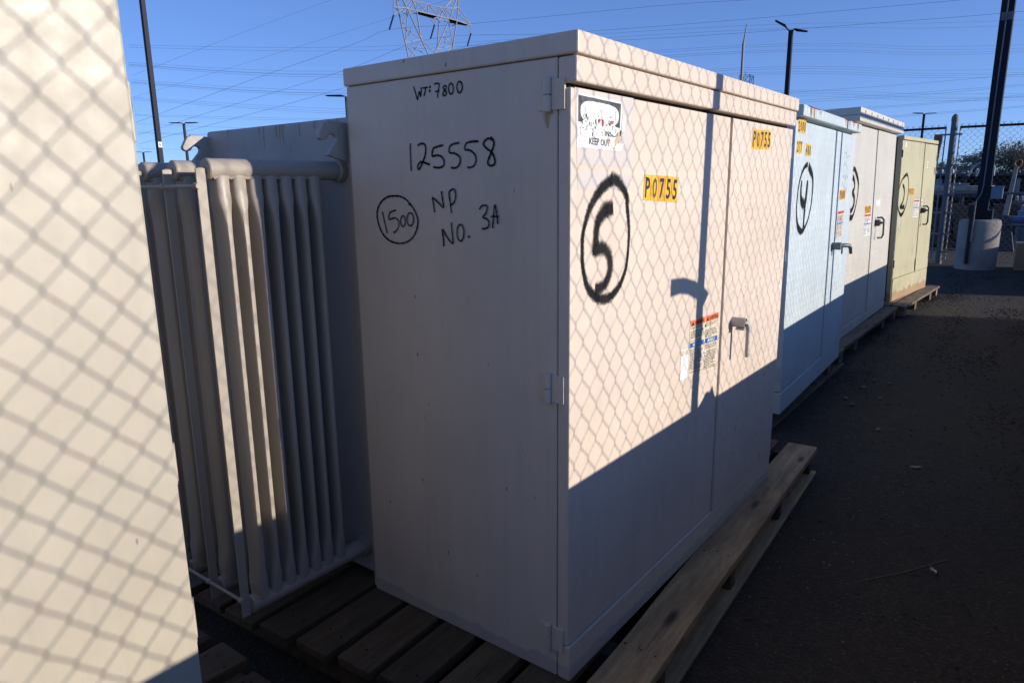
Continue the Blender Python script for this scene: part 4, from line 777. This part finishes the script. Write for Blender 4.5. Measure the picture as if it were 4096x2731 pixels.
W_mono=[[[123.69,260.51,51.2],[150.75,171.27,43.5],[167.74,59.96,36.99],[225.97,32.25,43.07],[278.05,12.76,49.74]],[[123.61,260.55,50.47],[150.71,171.31,42.43],[167.72,60.01,36.04],[225.99,32.13,41.8],[278.06,12.59,48.28]],[[123.09,260.8,45.46],[145.94,175.41,36.44],[167.6,60.35,32.78],[226.05,31.67,37.1],[278.09,11.91,42.51]],[[123.03,260.83,44.88],[145.9,175.44,35.58],[167.59,60.38,32.35],[226.07,31.59,36.33],[278.1,11.78,41.48]],[[123.01,260.83,44.71],[145.89,175.45,35.37],[167.59,60.39,31.49],[226.08,31.51,35.56],[278.1,11.7,40.74]],[[122.97,260.85,44.3],[145.86,175.48,34.72],[167.58,60.42,31.11],[226.08,31.46,34.99],[278.1,11.63,40.15]],[[123.19,260.75,39.79],[146.25,175.15,30.98],[167.54,60.51,27.9],[226.14,31.06,31.0],[278.13,11.06,35.35]],[[123.13,260.78,39.2],[146.21,175.18,30.18],[167.53,60.54,27.46],[226.15,30.99,30.22],[278.13,10.93,34.31]],[[123.11,260.79,38.95],[146.2,175.19,30.04],[167.55,60.5,26.8],[226.16,30.94,29.71],[278.14,10.87,33.79]],[[123.07,260.8,38.62],[146.18,175.21,29.46],[167.54,60.53,26.37],[226.17,30.88,29.12],[278.14,10.8,33.2]]]
W_low=[[[140.36,296.88,38.44],[191.28,228.74,32.83],[229.87,156.5,31.11],[255.07,82.74,33.02],[285.66,38.67,31.0],[318.13,11.79,31.84]],[[140.31,296.9,37.96],[191.23,228.78,31.78],[229.87,156.5,30.1],[255.08,82.71,32.45],[285.67,38.58,30.01],[318.14,11.66,30.73]],[[140.26,296.92,37.49],[191.2,228.81,31.01],[229.87,156.5,29.28],[255.09,82.67,31.87],[285.68,38.54,29.6],[318.14,11.62,30.39]],[[140.24,296.93,31.85],[190.72,229.21,28.99],[229.87,156.51,27.45],[255.11,82.62,31.04],[285.69,38.46,28.86],[318.14,11.53,29.62]]]
W_low2=[[[148.79,315.01,33.27],[183.59,284.11,31.99],[226.46,251.13,32.08]],[[149.31,314.77,30.02],[179.85,286.5,28.34],[226.3,251.28,28.01]],[[149.22,314.81,26.63],[166.65,294.42,25.38],[217.72,258.77,25.23]],[[149.18,314.83,26.22],[166.63,294.44,25.07],[217.71,258.78,24.9]],[[149.14,314.84,20.01],[151.54,302.53,19.07],[200.08,272.69,18.48]]]
W_rise=[[[237.09,102.05,27.7],[209.85,59.69,24.16],[185.85,29.91,21.18],[158.25,5.72,18.31]],[[237.09,102.03,27.2],[209.86,59.65,23.63],[185.86,29.86,20.63],[158.25,5.69,18.06]],[[243.44,85.87,24.88],[211.65,52.99,21.47],[185.89,29.68,18.77],[158.26,5.51,16.48]],[[243.82,84.78,24.35],[211.77,52.53,21.05],[185.9,29.65,18.44],[158.26,5.48,16.26]],[[253.7,48.13,21.69],[215.01,37.41,18.74],[185.93,29.47,16.51],[158.26,5.28,14.59]],[[253.71,48.1,21.38],[215.01,37.38,18.41],[185.93,29.44,16.18],[158.27,5.26,14.37]],[[237.04,102.14,30.24],[209.8,59.84,26.43],[185.82,30.09,23.2],[158.24,5.92,20.02]]]

tw=thing('lattice_tower','steel lattice transmission tower with hanging insulators above the pink beige lid','tower',(77,75.5,G)); O=Vector((77,75.5,G))
m=MB()
for l in TOWER:
    for a,b__ in zip(l,l[1:]): m.bar(Vector(a)-O,Vector(b__)-O,.14 if len(l)>2 else .10)
m.build('lattice','latt',tw)
for p in PLATES:
    q_=MB(); P=[Vector(v)-O for v in p]; q_.hexa(P+[v+Vector((0,0,.06)) for v in P]); q_.build('platform','gap',tw)
for a,b__ in INSUL:
    a=Vector(a)-O;b__=Vector(b__)-O; n=14; q_=MB(); P=[];R2=[]
    for i in range(n*2+1): P.append(a.lerp(b__,i/(n*2))); R2.append(.15 if i%2 else .06)
    q_.tube(P,R2,8); q_.build('insulator_string','insul',tw)
q_=MB()
for a,b__ in HANG: q_.bar(Vector(a)-O,Vector(b__)-O,.08)
q_.build('hanger','latt',tw)
mo=thing('steel_mast','tall tapering grey steel mast carrying wires behind the transformer row','mast',(167.62,60.29,G))
q_=MB(); q_.tube([(0,0,0),(0,0,33.2),(.1,-.1,34.0),(.35,-.4,37.6)],[.46,.27,.20,.09],12); q_.build('mast_tube','latt',mo,0,True)
q_=MB()
for i in range(22): z=33-i*.95; q_.box(-.36,.36,-.08,.08,z,z+.16) if i%3 else q_.box(-.42,.42,-.12,.12,z,z+.3)
q_.build('step_bolts','dkgrey',mo)
lt=thing('lattice_mast','small dark lattice mast behind the tapering steel mast','mast',(215.1,76.0,G))
q_=MB(); z1=33.0
for sx in (-1.6,1.6):
    for sy in (-1.6,1.6): q_.bar((sx,sy,0),(sx,sy,z1),.14)
for i in range(11):
    a=i*3;b__=a+3
    for p,q in (((-1.6,-1.6),(1.6,-1.6)),((1.6,-1.6),(1.6,1.6)),((-1.6,1.6),(-1.6,-1.6))): q_.bar((*p,a),(*q,b__),.1); q_.bar((*q,a),(*p,b__),.1); q_.bar((*p,b__),(*q,b__),.1)
q_.build('lattice','dkgrey',lt); q_=MB(); q_.bar((-1.2,0,z1),(-1.2,0,z1+1.3),.1); q_.build('antenna','dkgrey',lt)
def wire(P,lab,grp):
    P=[Vector(p) for p in P]; out=[]
    for i in range(len(P)-1):
        a=P[max(0,i-1)];b__=P[i];c=P[i+1];d_=P[min(len(P)-1,i+2)]
        for k_ in range(5):
            t=k_/5; out.append(.5*((2*b__)+(c-a)*t+(2*a-5*b__+4*c-d_)*t*t+(3*b__-a-3*c+d_)*t**3))
    out.append(P[-1]); m=MB(); m.tube(out,[max(.012,(p-CAM).length*WK) for p in out],5,False)
    tag(m.build('power_line','wire'),lab,'power line',grp)
WK=.00015
for P,l in zip(W_cond,('dark conductor hung from the leftmost insulator of the lattice tower','dark conductor hung from the middle insulator of the lattice tower','dark conductor hung from the rightmost insulator of the lattice tower')): wire(P,l,'conductors of the lattice tower')
WK=.000095
for P,l in zip(W_top,('thin shield wire crossing high above the tall left lamp pole','thin shield wire passing behind the lattice tower arm')): wire(P,l,'shield wires of the lattice tower')
WK=.0001
for i,P in enumerate(W_mono):
    wire(P,('faint wire from the tip of the tapering steel mast','upper conductor of the bundle held halfway up the steel mast','lower conductor of the bundle just above the pink beige lid')[0 if i<2 else (1 if i<6 else 2)],('shield wires of the steel mast','upper conductors of the steel mast','lower conductors of the steel mast')[0 if i<2 else (1 if i<6 else 2)])
for P in W_low: wire(P,'low level distant wire crossing behind the lamp pole with two floodlights','low distant wires')
for P in W_low2: wire(P,'low faint wire between the cream transformer and the lifting hook','low faint wires at the left')
for P in W_rise: wire(P,'distant wire rising to the right above the blue and grey transformers','wires rising to the right')
# ================================================================ debris on the asphalt
def debris(name,mat,n,sz,seed,cl=None,region=(-.3,14,-1.1,.35),flat=.6,**kw):
    rnd=random.Random(seed); m=MB(); cen=[(rnd.uniform(*region[:2]),rnd.uniform(*region[2:])) for _ in range(cl or 1)]
    for i in range(n):
        if cl and rnd.random()<.75: c=rnd.choice(cen); x=c[0]+rnd.gauss(0,.28);y=c[1]+rnd.gauss(0,.09)
        else: x=region[0]+(region[1]-region[0])*rnd.random()**1.3; y=rnd.uniform(*region[2:])
        s_=sz*rnd.uniform(.4,1.3)*(1+.06*x); z=s_*flat
        a=rnd.random()*6; ca,sa=math.cos(a)*s_,math.sin(a)*s_
        vs=[(x+ca,y+sa,G+.001),(x-sa*.8,y+ca*.8,G+.001),(x-ca*.9,y-sa*.9,G+.001),(x+sa,y-ca,G+.001),(x+rnd.uniform(-.3,.3)*s_,y+rnd.uniform(-.3,.3)*s_,G+z),(x+ca*.5,y+sa*.5,G+z*.8)]
        m.add(vs,[(0,1,5),(1,4,5),(1,2,4),(2,3,4),(3,5,4),(3,0,5)])
    return tag(m.build(name,mat),kw.get('label'),None,None,'stuff')
debris('gravel','stone',5200,.0036,1,26)
debris('gravel','stone',1500,.0065,6,30,region=(1.5,12,-.75,.30))
debris('mulch_litter','clod',3600,.011,2,26,flat=.5)
rnd=random.Random(31)
for i,(x,y,s_) in enumerate(((4.05,.02,.022),(4.35,-.12,.018),(4.2,.10,.020),(4.6,.05,.024),(3.55,-.25,.020),(4.9,.02,.018))):
    m=MB(); m.rings([[(x+s_*1.4*math.cos(k*.785)*q,y+s_*math.sin(k*.785)*q,G+z*s_) for k in range(8)] for z,q in ((0,.8),(.3,1),(.7,.85),(.95,.4))]); tag(m.build('pebble','stone',None,0,True),'rounded grey pebble on the shaded asphalt in front of the pale blue transformer','pebble','pebbles in front of the pale blue transformer')
def curl(x,y,l,w,a,lab,mat='scrap'):
    m=MB(); R=[]
    for i in range(8):
        t=i/7; px=x+math.cos(a)*l*(t-.5); py=y+math.sin(a)*l*(t-.5); ww=w*math.sin(math.pi*min(.97,max(.03,t)))+.001; z=G+.004+.35*w*math.cos(t*5)
        R.append([(px-math.sin(a)*ww,py+math.cos(a)*ww,z+.012),(px,py,z),(px+math.sin(a)*ww,py-math.cos(a)*ww,z+.009),(px,py,z+.0015)])
    m.rings(R); tag(m.build('dry_leaf',mat),lab,'leaf','dry leaves on the asphalt')
curl(1.70,-.80,.055,.012,.5,'pale curled dry leaf on dark asphalt near the bottom right')
curl(2.95,-.56,.07,.010,-.9,'slender pale dry leaf on the asphalt right of the nearest pallet end')
curl(4.85,-.10,.05,.02,.2,'broad pale dry leaf near the pale blue transformer')
curl(-.56,.62,.03,.011,.2,'pale scrap on black ground beside the foreground pallet')
for P,l in (([(1.42,-.55,G+.004),(1.62,-.70,G+.006),(1.86,-.84,G+.004)],'long straw stalk on asphalt below the nearest pallet'),([(6.0,-.62,G+.005),(6.6,-.70,G+.007)],'pale straw stalk on asphalt beyond the pallets'),([(4.7,-.55,G+.005),(5.0,-.62,G+.008)],'short brown stick on asphalt right of the pebbles')):
    m=MB(); m.tube(P,.0022,5); tag(m.build('straw_stalk','straw'),l,'straw')
